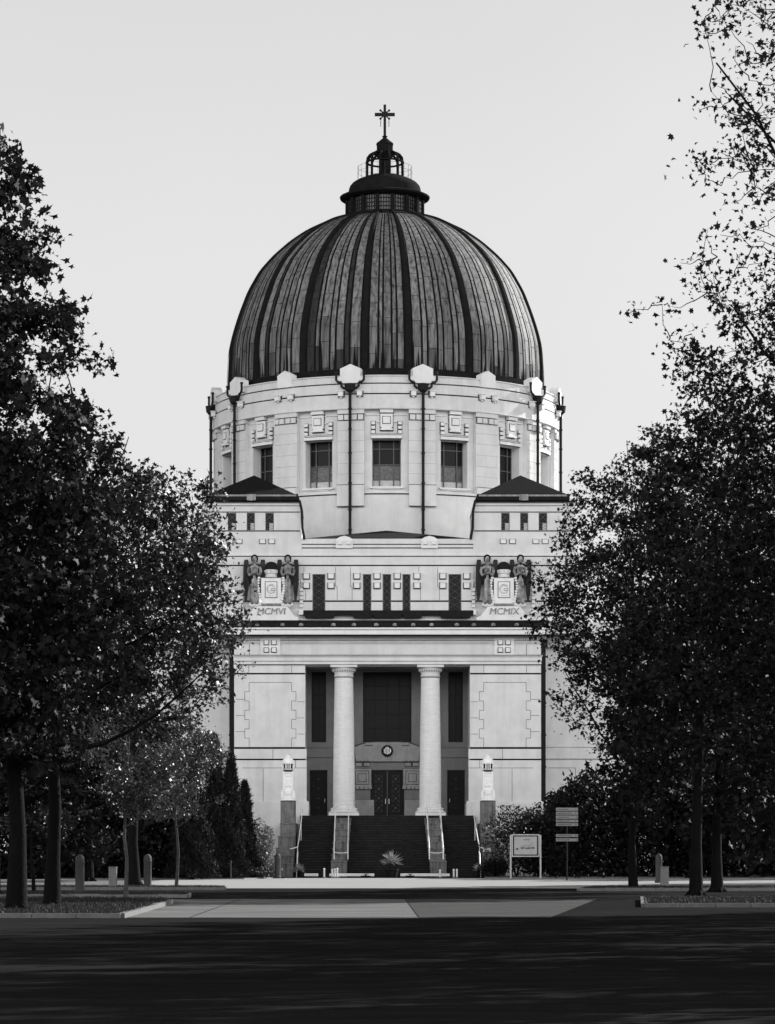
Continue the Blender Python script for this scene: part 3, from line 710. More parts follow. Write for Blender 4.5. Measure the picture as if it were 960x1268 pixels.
    # capital of the bay
for c in bays:
    cc = c-360 if c > 180 else c
    if abs(cc) > 95: continue
    o = MB(); k1 = 1/17.2*180/math.pi/12.85            # pixels -> degrees
    def blk(pa, pb, qa, qb, d): o.arc(RC+.001, RC+d, cc+pa*k1, cc+pb*k1, zd(qa), zd(qb), 2)
    blk(-8,8,510.4,506.3,.34); blk(-7.6,7.6,528,511.6,.20); blk(-4.4,4.4,523.5,515.5,.26); blk(-7.6,7.6,532,530,.30); blk(-6.2,6.2,529.9,528.1,.22)
    blk(-26,-8.1,513,512.2,.08); blk(8.1,26,513,512.2,.08)
    for sg in (-1,1):
        for q in (521,526.5,532): 
            x0_, x1_ = sorted((sg*14.2, sg*18.8)); blk(x0_, x1_, q+3.6, q, .16)
        x0_, x1_ = sorted((sg*8.2, sg*12.8)); blk(x0_, x1_, 521.6, 520.8, .10)
    blk(-19,19,537.2,536.4,.12); blk(-19,19,541.8,538.2,.16)
    oh = o.build('window_head', 'stone2', church); o = MB()
    def blk2(pa, pb, qa, qb, d): o.arc(RC+.002, RC+d, cc+pa*k1, cc+pb*k1, zd(qa), zd(qb), 2)
    blk2(-8.4,8.4,529,511,.03); blk2(-8.4,8.4,533.2,511,.02); blk2(-5.2,5.2,524.3,514.7,.215); blk2(-8.8,8.8,511.6,506.3,.025); blk2(-19,19,543,535.6,.05)
    for sg in (-1,1): x0_, x1_ = sorted((sg*13.4, sg*19.6)); blk2(x0_, x1_, 536, 520.2, .028)
    o.build('shade_trim', 'shade_grime', oh)
    sl = MB(); sl.arc(RC-.7, RC+.22, cc-20.5*k1, cc+20.5*k1, zd(603.8), zd(601.7), 4); sl.arc(RC-.3, RC+.12, cc-17*k1, cc+17*k1, zd(605.2), zd(603.81), 4); sl.arc(RC-.3, RC+.34, cc-6.9, cc+6.9, zd(610.2), zd(608.0), 6)
    sl.build('window_sill', 'stone2', church)
    f = MB(); rg = 11.95; zA, zB = zd(602), zd(542.4)
    xs = [-18.4,-9.2,9.6,18.6]; 
    for x in (-18.2,-9.3,9.4,18.2): f.arc(rg-.03, rg+.05, cc+(x-.65)*k1, cc+(x+.65)*k1, zA, zB, 1)
    for py in (553.5,573,591.4,600.6): f.arc(rg-.03, rg+.06, cc-18.4*k1, cc+18.4*k1, zd(py)-.03, zd(py)+.03, 3)
    wo = f.build('window', 'iron2', church)
    for n_, pa, pb, mm in (('upper_pane',573,542.4,'glass'),('middle_pane',591.4,573,'half_lit_pane' if abs(cc) < 30 else 'glass'),('lower_pane',601.6,591.4,'frost')):  # frost and half_lit_pane colours stand in for sky brightness in the panes
        p = MB(); p.arc(rg-.06, rg-.04, cc-18.5*k1, cc+18.5*k1, zd(pa), zd(pb), 3); p.build(n_, mm, wo)
inn = MB(); inn.arc(10.9, 11.3, 0, 360, 26, 33, 64); inn.build('drum_lining', 'soot_shade', church)

# --- dome
prof = [(11.95,34.6),(11.98,36.0),(11.98,38.0),(11.88,40.2),(11.62,41.6),(11.2,43.2),(10.55,44.9),(9.65,46.5),(8.6,47.7),(7.35,48.75),(6.1,49.55),(4.7,50.2),(3.35,50.6),(2.9,50.7)]
prof = [(r, z-.35-1.15*min(1,max(0,(z-38.2)/4.5))+.25*max(0,(z-48)/2.7)) for r, z in prof]
# resample along arc
P = np.array(prof); seg = np.r_[0, np.cumsum(np.hypot(*np.diff(P, axis=0).T))]; TL = seg[-1]
def pr(t, off=0.0):
    s_ = t*TL; r = np.interp(s_, seg, P[:,0]); z = np.interp(s_, seg, P[:,1])
    r2 = np.interp(min(s_+.35,TL), seg, P[:,0]); z2 = np.interp(min(s_+.35,TL), seg, P[:,1]); r1 = np.interp(max(s_-.35,0), seg, P[:,0]); z1 = np.interp(max(s_-.35,0), seg, P[:,1])
    d = math.hypot(r2-r1, z2-z1)+1e-9; nr, nz = (z2-z1)/d, -(r2-r1)/d
    return r+nr*off, z+nz*off
NT = 44
# smoothed profile table
tab = {}
def prs(t, off):
    a = [pr(min(max(t+d,0),1), off) for d in (-.02,-.01,0,.01,.02)]; return sum(x[0] for x in a)/5, sum(x[1] for x in a)/5
sh = MB(); sh.lathe([prs(k/NT, -.06) for k in range(NT+1)], 0, YD, 128); dome = sh.build('dome', 'seam', church, smooth=True)
ribs = [7.5,30,52.5,75]; allr = sorted(set([r*s+o for r in ribs for s in (-1,1) for o in (0,)]+[180-r for r in ribs]+[180+r for r in ribs]))
allr = sorted([x % 360 for x in allr])
rng = random.Random(5)
def patch(b, a0, a1, t0, t1, off, n=3, shade=1.0, thick=0.0):
    m_ = max(1, int((t1-t0)*NT)+1); vs = []
    for k in range(m_+1):
        r, z = prs(t0+(t1-t0)*k/m_, off)
        for i in range(n+1):
            a = R(a0+(a1-a0)*i/n); vs.append((r*math.sin(a), YD-r*math.cos(a), z))
    fs = [(k*(n+1)+i, k*(n+1)+i+1, (k+1)*(n+1)+i+1, (k+1)*(n+1)+i) for k in range(m_) for i in range(n)]
    b.add(vs, fs, shade)
cp = MB(); rb = MB()
for i, ra in enumerate(allr):
    nx = allr[(i+1) % len(allr)]; nx = nx if nx > ra else nx+360
    mid = ((ra+nx)/2+180) % 360-180
    rw = 1.35
    # rounded rib roll
    for a0, a1, o0, o1 in ((ra-rw, ra-rw*.6, -.05, .16),(ra-rw*.6, ra+rw*.6, .16, .16),(ra+rw*.6, ra+rw, .16, -.05)):
        vs = []
        for k in range(NT+1):
            for a, o_ in ((a0,o0),(a1,o1)):
                r, z = prs(k/NT, o_); aa = R(a); vs.append((r*math.sin(aa), YD-r*math.cos(aa), z))
        rb.add(vs, [(k*2,k*2+1,k*2+3,k*2+2) for k in range(NT)])
    A0, A1 = ra+rw, nx-rw; span = A1-A0; nstr = 5 if span < 13 else 7
    wts = [(.72 if q_ % 2 else 1.15)*rng.uniform(.85,1.15) for q_ in range(nstr)]; tot = sum(wts); a = A0
    for q, wt in enumerate(wts):
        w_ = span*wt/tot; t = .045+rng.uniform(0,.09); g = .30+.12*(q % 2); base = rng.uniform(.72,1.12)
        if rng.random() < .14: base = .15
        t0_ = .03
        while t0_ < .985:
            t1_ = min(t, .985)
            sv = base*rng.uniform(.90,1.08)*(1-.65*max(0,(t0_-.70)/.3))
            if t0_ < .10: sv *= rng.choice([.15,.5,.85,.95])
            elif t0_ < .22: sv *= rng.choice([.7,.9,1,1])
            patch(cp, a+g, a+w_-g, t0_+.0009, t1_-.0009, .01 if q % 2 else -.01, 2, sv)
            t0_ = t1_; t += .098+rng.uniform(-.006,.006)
            if t0_ >= .985: break
        a += w_
ap_ = MB(); pf = [prs(.925+.075*k/8, .05) for k in range(9)]; ap_.lathe([(pf[0][0]+.02,pf[0][1]-.1)]+pf, 0, YD, 64); ap_.build('glare_apron', 'seam', dome, smooth=True)  # dark ring added below the lantern to hide a sunlit streak
dp = MB(); rg_ = random.Random(9)
for k in range(330):
    a_ = rg_.uniform(-105,105); w0 = rg_.uniform(.25,.8); h0 = .035+.16*rg_.random()**2.2; segs = 5; vs = []
    for q in range(segs+1):
        tt = .02+h0*q/segs; r_, z_ = prs(tt, .022); ww = w0*(1-(q/segs)**2)+.03; aa = a_+.06*math.sin(q*2+k)
        for sg in (-1,1): vs.append((r_*math.sin(R(aa+sg*ww)), YD-r_*math.cos(R(aa+sg*ww)), z_))
    dp.add(vs, [(2*q,2*q+1,2*q+3,2*q+2) for q in range(segs)])
dpo = dp.build('drip_stains', 'seam', dome, smooth=True); dpo['kind'] = 'stuff'
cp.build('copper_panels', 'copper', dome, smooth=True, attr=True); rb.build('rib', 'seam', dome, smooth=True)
m = MB(); m.arc(11.7, 12.35, 0, 360, 34.8, 35.5, 128); m.arc(11.7, 12.15, 0, 360, 35.5, 36.2, 128); m.build('dome_kerb', 'seam', church)

# --- lantern on the dome
def zl(py): return CZ+(1055-py)/16.36
LX, LY = -.06, 220
ln = MB(); rL = 3.0
ln.lathe([(3.2,48.4),(3.2,49.3),(3.05,49.4),(3.0,49.62)], LX, LY, 32)
ln.lathe([(3.0,50.78),(3.15,50.85),(3.38,50.98),(3.42,51.1),(3.2,51.2),(2.75,51.26),(2.72,zl(235)),(2.66,zl(232)),(2.45,zl(228)),(2.1,zl(224.5)),(1.7,zl(222)),(1.45,zl(221)),(1.45,zl(220))], LX, LY, 32)
for k in range(16):
    a = 11.25+22.5*k; ln.arc(2.7, 3.02, a-2.6, a+2.6, 49.61, 50.79, 2, LX, LY)
lan = ln.build('lantern', 'seam', church, smooth=True)
for k in range(16):
    a = 22.5*k; f = MB()
    for q in (-6,-2,2,6): f.arc(2.82, 2.88, a+q-.5, a+q+.5, 49.63, 50.77, 1, LX, LY)
    for q in (49.9,50.2,50.5): f.arc(2.82, 2.88, a-8.5, a+8.5, q-.025, q+.025, 3, LX, LY)
    fo = f.build('window', 'iron', lan); f = MB(); f.arc(2.78, 2.8, a-8.5, a+8.5, 49.63, 50.77, 3, LX, LY); f.build('pane', 'half_lit_pane', fo)  # pane colour carries the daylight seen through the lantern
m = MB()
for k in range(12):
    a = R(15+30*k)
    sx_, cs_ = math.sin(a), -math.cos(a)
    def pt3(r, py): return (LX+r*sx_, LY+r*cs_, zl(py))
    m.tube([pt3(1.38,221),pt3(1.38,201)], .10, 6)
    m.tube([pt3(1.38,202),pt3(1.34,197),pt3(1.15,193),pt3(.9,190.5),pt3(.6,189.5)], .10, 6)
m.arc(1.28, 1.46, 0, 360, zl(202.5), zl(200.8), 32, LX, LY)
m.build('lantern_arches', 'seam', lan)
m = MB()
m.lathe([(.30,zl(221)),(.30,zl(199)),(.60,zl(196)),(.70,zl(192)),(.68,zl(190)),(.66,zl(189)),(.66,zl(180)),(.70,zl(179)),(.62,zl(177.5)),(.42,zl(175)),(.25,zl(172.6)),(.14,zl(171)),(.16,zl(170.2)),(.22,zl(169.4)),(.14,zl(168.4)),(.05,zl(168))], LX, LY, 8, R(22.5))
m.build('spire', 'seam', lan)
m = MB()
for k in range(24):
    a = 2*math.pi*k/24
    m.tube([(LX+2.05*math.sin(a), LY-2.05*math.cos(a), zl(224)),(LX+2.05*math.sin(a), LY-2.05*math.cos(a), zl(207))], .012, 3)
    b_ = 2*math.pi*(k+1)/24
    for q in (207.5,214): m.tube([(LX+2.05*math.sin(a), LY-2.05*math.cos(a), zl(q)),(LX+2.05*math.sin(b_), LY-2.05*math.cos(b_), zl(q))], .012, 3)
m.build('lantern_railing', 'iron', lan)
m = MB()
m.box(LX-.10, LX+.10, LY-.10, LY+.10, zl(169), zl(130)); m.box(LX-.76, LX-.101, LY-.1, LY+.1, zl(143.9), zl(140.2)); m.box(LX+.101, LX+.76, LY-.1, LY+.1, zl(143.9), zl(140.2))
m.box(LX-.17, LX+.17, LY-.13, LY-.101, zl(145.2), zl(138.8))
for sg in (-1,1):
    for tg in (-1,1):
        m.tube([(LX,LY,zl(142)),(LX+sg*.31,LY,zl(142)+tg*.31)], .05, 5); m.ball((LX+sg*.33,LY,zl(142)+tg*.31), .09, 5)
    for k in range(6): m.ball((LX+sg*.31, LY, zl(148.5+k*1.6)), .04, 4)
m.build('cross', 'iron', lan)

# --- angel groups and date stones
def relief(xc, yr):
    Y = YA-.55; s_ = 1/18.3
    def X(d): return xc+d*s_
    def Z(py): return V(py, Y)
    g = MB()
    g.prism([(X(-34),Z(769)),(X(34),Z(769)),(X(34),Z(765)),(X(29),Z(763)),(X(24),Z(757)),(X(20),Z(751)),(X(12),Z(748.5)),(X(-12),Z(748.5)),(X(-20),Z(751)),(X(-24),Z(757)),(X(-29),Z(763)),(X(-34),Z(765))], Y-.25, YA+.05)
    base = g.build('date_stone', 'stone2', church, bevel=.03)
    p = MB(); p.box(X(-12.3), X(12.3), Y-.2, YA-.06, Z(747.5), Z(716)); p.box(X(-6.8), X(6.8), Y-.26, Y-.2, Z(740), Z(721))
    n = 24
    for k in range(n-4):
        a = .5+2*math.pi*k/n; a2 = .5+2*math.pi*(k+1)/n; c = (X(0), Z(729.5)); r = .27
        p.tube([(c[0]+r*math.cos(a),Y-.28,c[1]+r*math.sin(a)),(c[0]+r*math.cos(a2),Y-.28,c[1]+r*math.sin(a2))], .04, 5)
    p.box(X(.3), X(4.6), Y-.31, Y-.24, Z(731.2), Z(729.6)); p.box(X(-3), X(3), Y-.30, Y-.25, Z(738), Z(736))
    pl = p.build('emblem_plaque', 'stone2', church); p = MB(); p.box(X(-7.6), X(7.6), Y-.215, Y-.19, Z(740.8), Z(720.2)); p.box(X(-13), X(13), Y-.17, YA-.05, Z(748.2), Z(715.3))
    for k in range(n-4):
        a = .5+2*math.pi*k/n; a2 = .5+2*math.pi*(k+1)/n; p.tube([(X(0)+.27*math.cos(a),Y-.262,Z(729.5)+.27*math.sin(a)),(X(0)+.27*math.cos(a2),Y-.262,Z(729.5)+.27*math.sin(a2))], .052, 5)
    p.box(X(-.2), X(5.2), Y-.275, Y-.255, Z(731.8), Z(729)); p.build('shade_trim', 'shade_grime', pl)
    c = MB(); c.lathe([(.30,Z(716)),(.42,Z(715)),(.40,Z(711)),(.46,Z(710)),(.42,Z(706)),(.34,Z(704))], X(0), Y+.05, 20)
    for k in range(10): a = 2*math.pi*k/10; c.ball((X(0)+.43*math.sin(a), Y+.05-.43*math.cos(a), Z(707.5)), .07, 4)
    cr = c.build('crown', 'stone', church, smooth=True)
    c = MB(); c.lathe([(.42,Z(705.5)),(.43,Z(703)),(.40,Z(699.5)),(.30,Z(697)),(.12,Z(695.6)),(.01,Z(695.3))], X(0), Y+.05, 20); c.build('crown_dome', 'soot_shade', cr, smooth=True)
    b = MB(); b.box(X(-12.5), X(12.5), Y-.32, Y-.1, Z(750.5), Z(747.6))
    for k in range(6): b.ball((X(-9+k*3.6), Y-.34, Z(749)), .06, 4)
    b.build('bead_moulding', 'weath', church)
    for side in (-1,1):
        # garland beside the plaque and outer tassel
        gm = MB(); r_ = random.Random(side+int(xc*10))
        for k in range(11):
            t = k/10; gm.ball((X(side*(14.6+1.6*math.sin(t*5))+(r_.random()-.5)), Y-.2, Z(716+t*33)), r_.uniform(.10,.15), 4, (1,.8,.8))
        for k in range(5): gm.ball((X(side*(15.5+k*2.4)), Y-.2, Z(749+(k % 2))), .13, 4)
        gm.build('garland', 'stone2', church, smooth=True)
        tm = MB(); tm.tube([(X(side*33),YA-.12,Z(722)),(X(side*35.5),YA-.12,Z(716)),(X(side*37.5),YA-.12,Z(719)),(X(side*38),YA-.12,Z(726))], .05, 5)
        for k in range(5): tm.box(X(side*37)-.11, X(side*37)+.11, YA-.22, YA-.02, Z(731.4+k*5), Z(728+k*5))
        tm.box(X(side*37)-.16, X(side*37)+.16, YA-.5, YA-.02, Z(761), Z(755)); tm.build('tassel', 'stone2', church)
        # angel: one fused figure
        ac = X(side*20.5); a = MB()
        yb_ = Y-.05
        a.lathe([(.30,Z(748)),(.33,Z(744)),(.28,Z(738)),(.25,Z(728)),(.27,Z(716)),(.30,Z(710)),(.36,Z(703)),(.34,Z(701)),(.16,Z(699)),(.10,Z(697.6)),(.11,Z(696.5))], ac, yb_, 14, sy=.75)
        a.lathe([(.05,Z(698)),(.13,Z(697)),(.175,Z(694.5)),(.185,Z(692)),(.17,Z(689.8)),(.09,Z(688.2)),(.01,Z(687.8))], ac, yb_-.03, 14, sy=1.1)
        a.ball((ac, yb_-.22, Z(693.2)), .045, 5)             # nose
        for t in (-1,1):
            a.tube([(ac+t*.34,yb_,Z(702)),(ac+t*.42,yb_-.10,Z(708)),(ac+t*.34,yb_-.28,Z(713)),(ac+t*.12,yb_-.38,Z(710.5))], [.12,.115,.10,.08], 8)
            a.ball((ac+t*.08, yb_-.40, Z(710)), .075, 5)
            a.ball((ac+t*.15, yb_-.26, Z(747)), .11, 5)
            for q in (-.16,-.05,.08,.18): a.tube([(ac+q,yb_-.22,Z(718)),(ac+q*1.25,yb_-.24,Z(745))], .035, 5)
            a.ball((ac+t*.14, yb_+.02, Z(692)), .10, 5)
        a.ball((ac, yb_+.03, Z(690.4)), .17, 6)
        if side*xc > 0 or True:
            for k in range(12): q = 2*math.pi*k/12; a.ball((ac+.21*math.cos(q), yb_-.42, Z(707)+.21*math.sin(q)), .06, 4)   # wreath
        o = a.build('angel_statue', 'angel', church, smooth=True)
        rm = o.modifiers.new('fuse', 'REMESH'); rm.mode = 'VOXEL'; rm.voxel_size = .035; rm.use_smooth_shade = True
        hh = MB(); hh.lathe([(.20,Z(695.5)),(.23,Z(692)),(.235,Z(690.4)),(.20,Z(688.6)),(.12,Z(687)),(.01,Z(686.4))], ac, yb_+.04, 14, sx=1.05, sy=1.05); hh.build('hair', 'soot_shade', o, smooth=True)
        hh = MB(); hh.lathe([(.40,Z(724)),(.50,Z(716)),(.55,Z(707)),(.50,Z(701)),(.32,Z(698.6)),(.2,Z(698))], ac, yb_+.10, 14, sy=.6); hh.build('mantle', 'soot_shade', o, smooth=True)
        for t in (-1,1):
            wq = MB(); xw = ac+t*10.2*s_
            wq.prism([(xw-.13,Z(693)),(xw+.13,Z(693)),(xw+.18,Z(702)),(xw+.18,Z(722)),(xw+.02,Z(745)),(xw-.10,Z(745)),(xw-.22,Z(722)),(xw-.20,Z(702))], yb_-.02, yb_+.28)
            for k in range(3): wq.box(xw-.12+k*.09, xw-.08+k*.09, yb_-.06, yb_-.021, Z(738), Z(700))
            wq.build('wing', 'weath2', o, bevel=.03)
    cu = bpy.data.curves.new('date', 'FONT'); cu.body = yr; cu.size = .62; cu.extrude = .03; cu.align_x = 'CENTER'; cu.shear = .15
    to = bpy.data.objects.new('date', cu); C.objects.link(to); to.rotation_euler = (R(90),0,0)
    bpy.context.view_layer.update(); me = bpy.data.meshes.new_from_object(to); bpy.data.objects.remove(to)
    me.transform(Matrix.Translation((X(0), Y-.28, Z(761)))@Matrix.Rotation(R(90),4,'X')); me.transform(Matrix.Translation((0,-195,0)))
    me.materials.clear(); me.materials.append(M['weath']); o = bpy.data.objects.new('date_inscription', me); C.objects.link(o); o.parent = base
M['angel'] = mat('statue stone with sooty patches', .30, .85, var=.9, scale=2.6, streak=.75, streak_scale=1.6)
M['weath2'] = mat('blackened statue stone', .025, .9, var=.6, scale=2.5, streak=.7, streak_scale=2)
relief(U(336, YA-.55), 'MCMVI'); relief(U(624, YA-.55), 'MCMIX')

# ------------------------------------------------------------------ stone lamp pillars on the stair ends
def lamp_pillar(xc, label):
    Y = 190.8; zb_ = V(991.3, 190.2); s_ = 1/18.9
    t = empty('lamp_pillar', (xc, Y, zb_), label, 'lamp pillar', 'pale stone lamp pillars beside the stairs')
    def Z(py): return zb_+(991.5-py)*s_+.002
    b = MB(); b.box(xc-8.3*s_, xc+8.3*s_, Y-.44, Y+.44, Z(991.4), Z(989)); b.box(xc-7*s_, xc+7*s_, Y-.38, Y+.38, Z(989), Z(984))
    for sx_ in (-1,1):
        for sy_ in (-1,1):
            b.prism([(xc+sx_*8.6*s_,Z(989)),(xc+sx_*5.2*s_,Z(989)),(xc+sx_*5.2*s_,Z(977)),(xc+sx_*7.8*s_,Z(979)),(xc+sx_*8.6*s_,Z(983))], Y+sy_*.42-.06, Y+sy_*.42+.06)
    b.prism([(xc-5*s_,Z(984)),(xc+5*s_,Z(984)),(xc+4.2*s_,Z(980)),(xc+2*s_,Z(978.4)),(xc-2*s_,Z(978.4)),(xc-4.2*s_,Z(980))], Y-.42, Y+.42)
    b.build('base', 'lantern', t, bevel=.02)
    b = MB(); b.box(xc-4.8*s_, xc+4.8*s_, Y-.26, Y+.26, Z(984), Z(957))
    for sx_ in (-1,1):
        for sy_ in (-1,1): b.box(xc+sx_*5.4*s_-.05, xc+sx_*5.4*s_+.05, Y+sy_*.30-.05, Y+sy_*.30+.05, Z(984), Z(956))
    b.box(xc-4.6*s_, xc+4.6*s_, Y-.34, Y+.34, Z(974), Z(964.6)); b.box(xc-5.6*s_, xc+5.6*s_, Y-.33, Y+.33, Z(957.5), Z(956)); b.box(xc-3*s_, xc+3*s_, Y-.30, Y+.30, Z(962), Z(959))
    b.build('shaft', 'lantern', t, bevel=.012)
    b = MB(); b.lathe([(.06,Z(957)),(.20,Z(956)),(.30,Z(954.4)),(.36,Z(953.2))], xc, Y, 16); b.build('bowl', 'iron2', t, smooth=True)
    b = MB(); b.lathe([(.38,Z(953.2)),(.40,Z(952.2)),(.36,Z(952))], xc, Y, 8, R(22.5))
    for k in range(8):
        a = R(22.5+45*k); b.tube([(xc+.36*math.sin(a),Y-.36*math.cos(a),Z(952)),(xc+.36*math.sin(a),Y-.36*math.cos(a),Z(945.4))], .04, 5)
    b.tube([(xc,Y-.36,Z(952)),(xc,Y-.36,Z(945.4))], .03, 5)
    b.lathe([(.40,Z(946)),(.42,Z(945)),(.38,Z(942)),(.28,Z(939)),(.16,Z(937.2)),(.10,Z(936.6)),(.12,Z(935.6)),(.12,Z(934.6)),(.05,Z(933.8)),(.01,Z(933.6))], xc, Y, 16)
    h = b.build('lamp_housing', 'lantern', t, smooth=True)
    b = MB(); b.lathe([(.30,Z(952)),(.30,Z(945.9))], xc, Y, 8, R(22.5)); b.build('lamp_glass', 'glass', h)
lamp_pillar(-6.55, 'pale carved stone lamp pillar left of the stairs, standing clear against the wall')
lamp_pillar(6.55, 'pale carved stone lamp pillar right of the stairs, above the leafy shrub')

# ------------------------------------------------------------------ handrails
def rail_pair(xc, label):
    t = empty('handrail', (xc, 189, 0), label, 'handrail', 'white handrails on the stairs')
    def sp_(y): return (V(1066,184.4)+(y-184.4)*(V(1013,192.8)-V(1066,184.4))/8.4)
    for s in (-1,1):
        x = xc+s*.44; b = MB()
        pts = [(x,185.0,sp_(185)-.1),(x,185.0,sp_(185)+.62)]+[(x,y,sp_(y)+.72) for y in (185.3,187,189,191,193.2)]+[(x,193.5,sp_(193.4)+.70)]
        b.tube(pts, .034, 7); b.build('rail', 'whitep', t, smooth=True)
        p = MB()
        for y in (187,189,191,193.2): p.tube([(x,y,sp_(y)-.25),(x,y,sp_(y)+.70)], .022, 6)
        p.build('post', 'whitep', t, smooth=True)
    b = MB(); b.tube([(xc-.44,185.05,sp_(185)+.36),(xc-.2,185.0,sp_(185)+.30),(xc+.2,185.0,sp_(185)+.30),(xc+.44,185.05,sp_(185)+.36)], .028, 6)
    b.tube([(xc-.44,193.5,sp_(193.4)+.70),(xc-.1,193.5,sp_(193.4)+.78),(xc+.44,193.5,sp_(193.4)+.70)], .028, 6); b.build('crossbar', 'whitep', t, smooth=True)
rail_pair(-3.03, 'white double handrail climbing the left stepped block below the left column')
rail_pair(3.03, 'white double handrail climbing the right stepped block below the right column')
for s, side in ((-1,'left'),(1,'right')):
    t = empty('handrail', (s*5.7, 189, 0), 'single white handrail along the outer %s edge of the dark stairs' % side, 'handrail', 'white handrails on the stairs')
    b = MB(); b.tube([(s*5.66,193.5,V(999,193.5)),(s*5.70,190.5,V(1018,190.5)),(s*5.76,187.5,V(1038,187.5)),(s*5.82,186.0,V(1049,186)),(s*6.2,185.9,V(1051,186)),(s*6.3,185.9,V(1051.5,186))], .036, 7); b.build('rail', 'whitep', t, smooth=True)
    b = MB(); b.tube([(s*5.78,185.6,V(1055,185.6)),(s*5.80,185.2,V(1057,185.2)),(s*5.82,184.2,0.0)], .04, 7)
    b.tube([(s*5.82,186.0,V(1049,186)),(s*5.82,186.0,.4)], .025, 6); b.tube([(s*5.70,190.5,V(1018,190.5)),(s*5.70,190.5,1.8)], .025, 6); b.build('post', 'whitep', t, smooth=True)

# ------------------------------------------------------------------ plants
def np_mesh(name, V_, k, material, parent=None, loop_tri=False):
    """V_: (n,k,3) polygons of k corners"""
    n = V_.shape[0]; me = bpy.data.meshes.new(name)
    off = np.array(ORG.get(parent, (0,0,0))) if parent is not None else np.zeros(3)
    v = (V_-off).reshape(-1).astype(np.float32)
    me.vertices.add(n*k); me.vertices.foreach_set('co', v)
    me.loops.add(n*k); me.loops.foreach_set('vertex_index', np.arange(n*k, dtype=np.int32))
    me.polygons.add(n); me.polygons.foreach_set('loop_start', np.arange(0, n*k, k, dtype=np.int32))
    try: me.polygons.foreach_set('loop_total', np.full(n, k, dtype=np.int32))
    except Exception: pass
    me.materials.append(M[material]); me.update(calc_edges=True); me.validate()
    o = bpy.data.objects.new(name, me); C.objects.link(o)
    if parent is not None: o.parent = parent; ORG[o] = tuple(off)
    return o
MAPLE = np.array([(0,0),(.18,.10),(.50,.02),(.34,.32),(.52,.62),(.20,.60),(0,1.0),(-.20,.60),(-.52,.62),(-.34,.32),(-.50,.02),(-.18,.10)])
OVAL = np.array([(0,0),(.28,.25),(.30,.6),(0,1.0),(-.30,.6),(-.28,.25)])
NEED = np.array([(-.12,0),(.12,0),(0,1.0)])
def leaves(pos, size, tmpl, rng, up=0.0, droop=.3):
    n = len(pos); k = len(tmpl)
    d = rng.normal(size=(n,3)); d[:,2] += up-droop; d /= np.linalg.norm(d, axis=1)[:,None]+1e-9
    q = rng.normal(size=(n,3)); q[:,2] += .8
    sd_ = np.cross(d, q); sd_ /= np.linalg.norm(sd_, axis=1)[:,None]+1e-9
    nm = np.cross(sd_, d)
    s_ = (size*rng.uniform(.5,1.3,n))[:,None]; wd_ = rng.uniform(.45,1.15,n)[:,None]; cv_ = rng.uniform(-.5,.6,n)[:,None]
    P_ = np.empty((n,k,3))
    for i,(a,b) in enumerate(tmpl):
        P_[:,i] = pos+sd_*(a*s_*wd_)+d*(b*s_)+nm*((-.5*abs(a)+cv_*b*b)*s_)
    return P_
def noise3(p, seed, sc):
    rg = np.random.default_rng(seed); out_ = 0
    for i in range(7):
        kx = rg.normal(size=3)/sc*(1+i*.35); ph = rg.uniform(0,6.28); out_ = out_+np.sin(p@kx+ph)/(1+.3*i)
    return out_/3.0
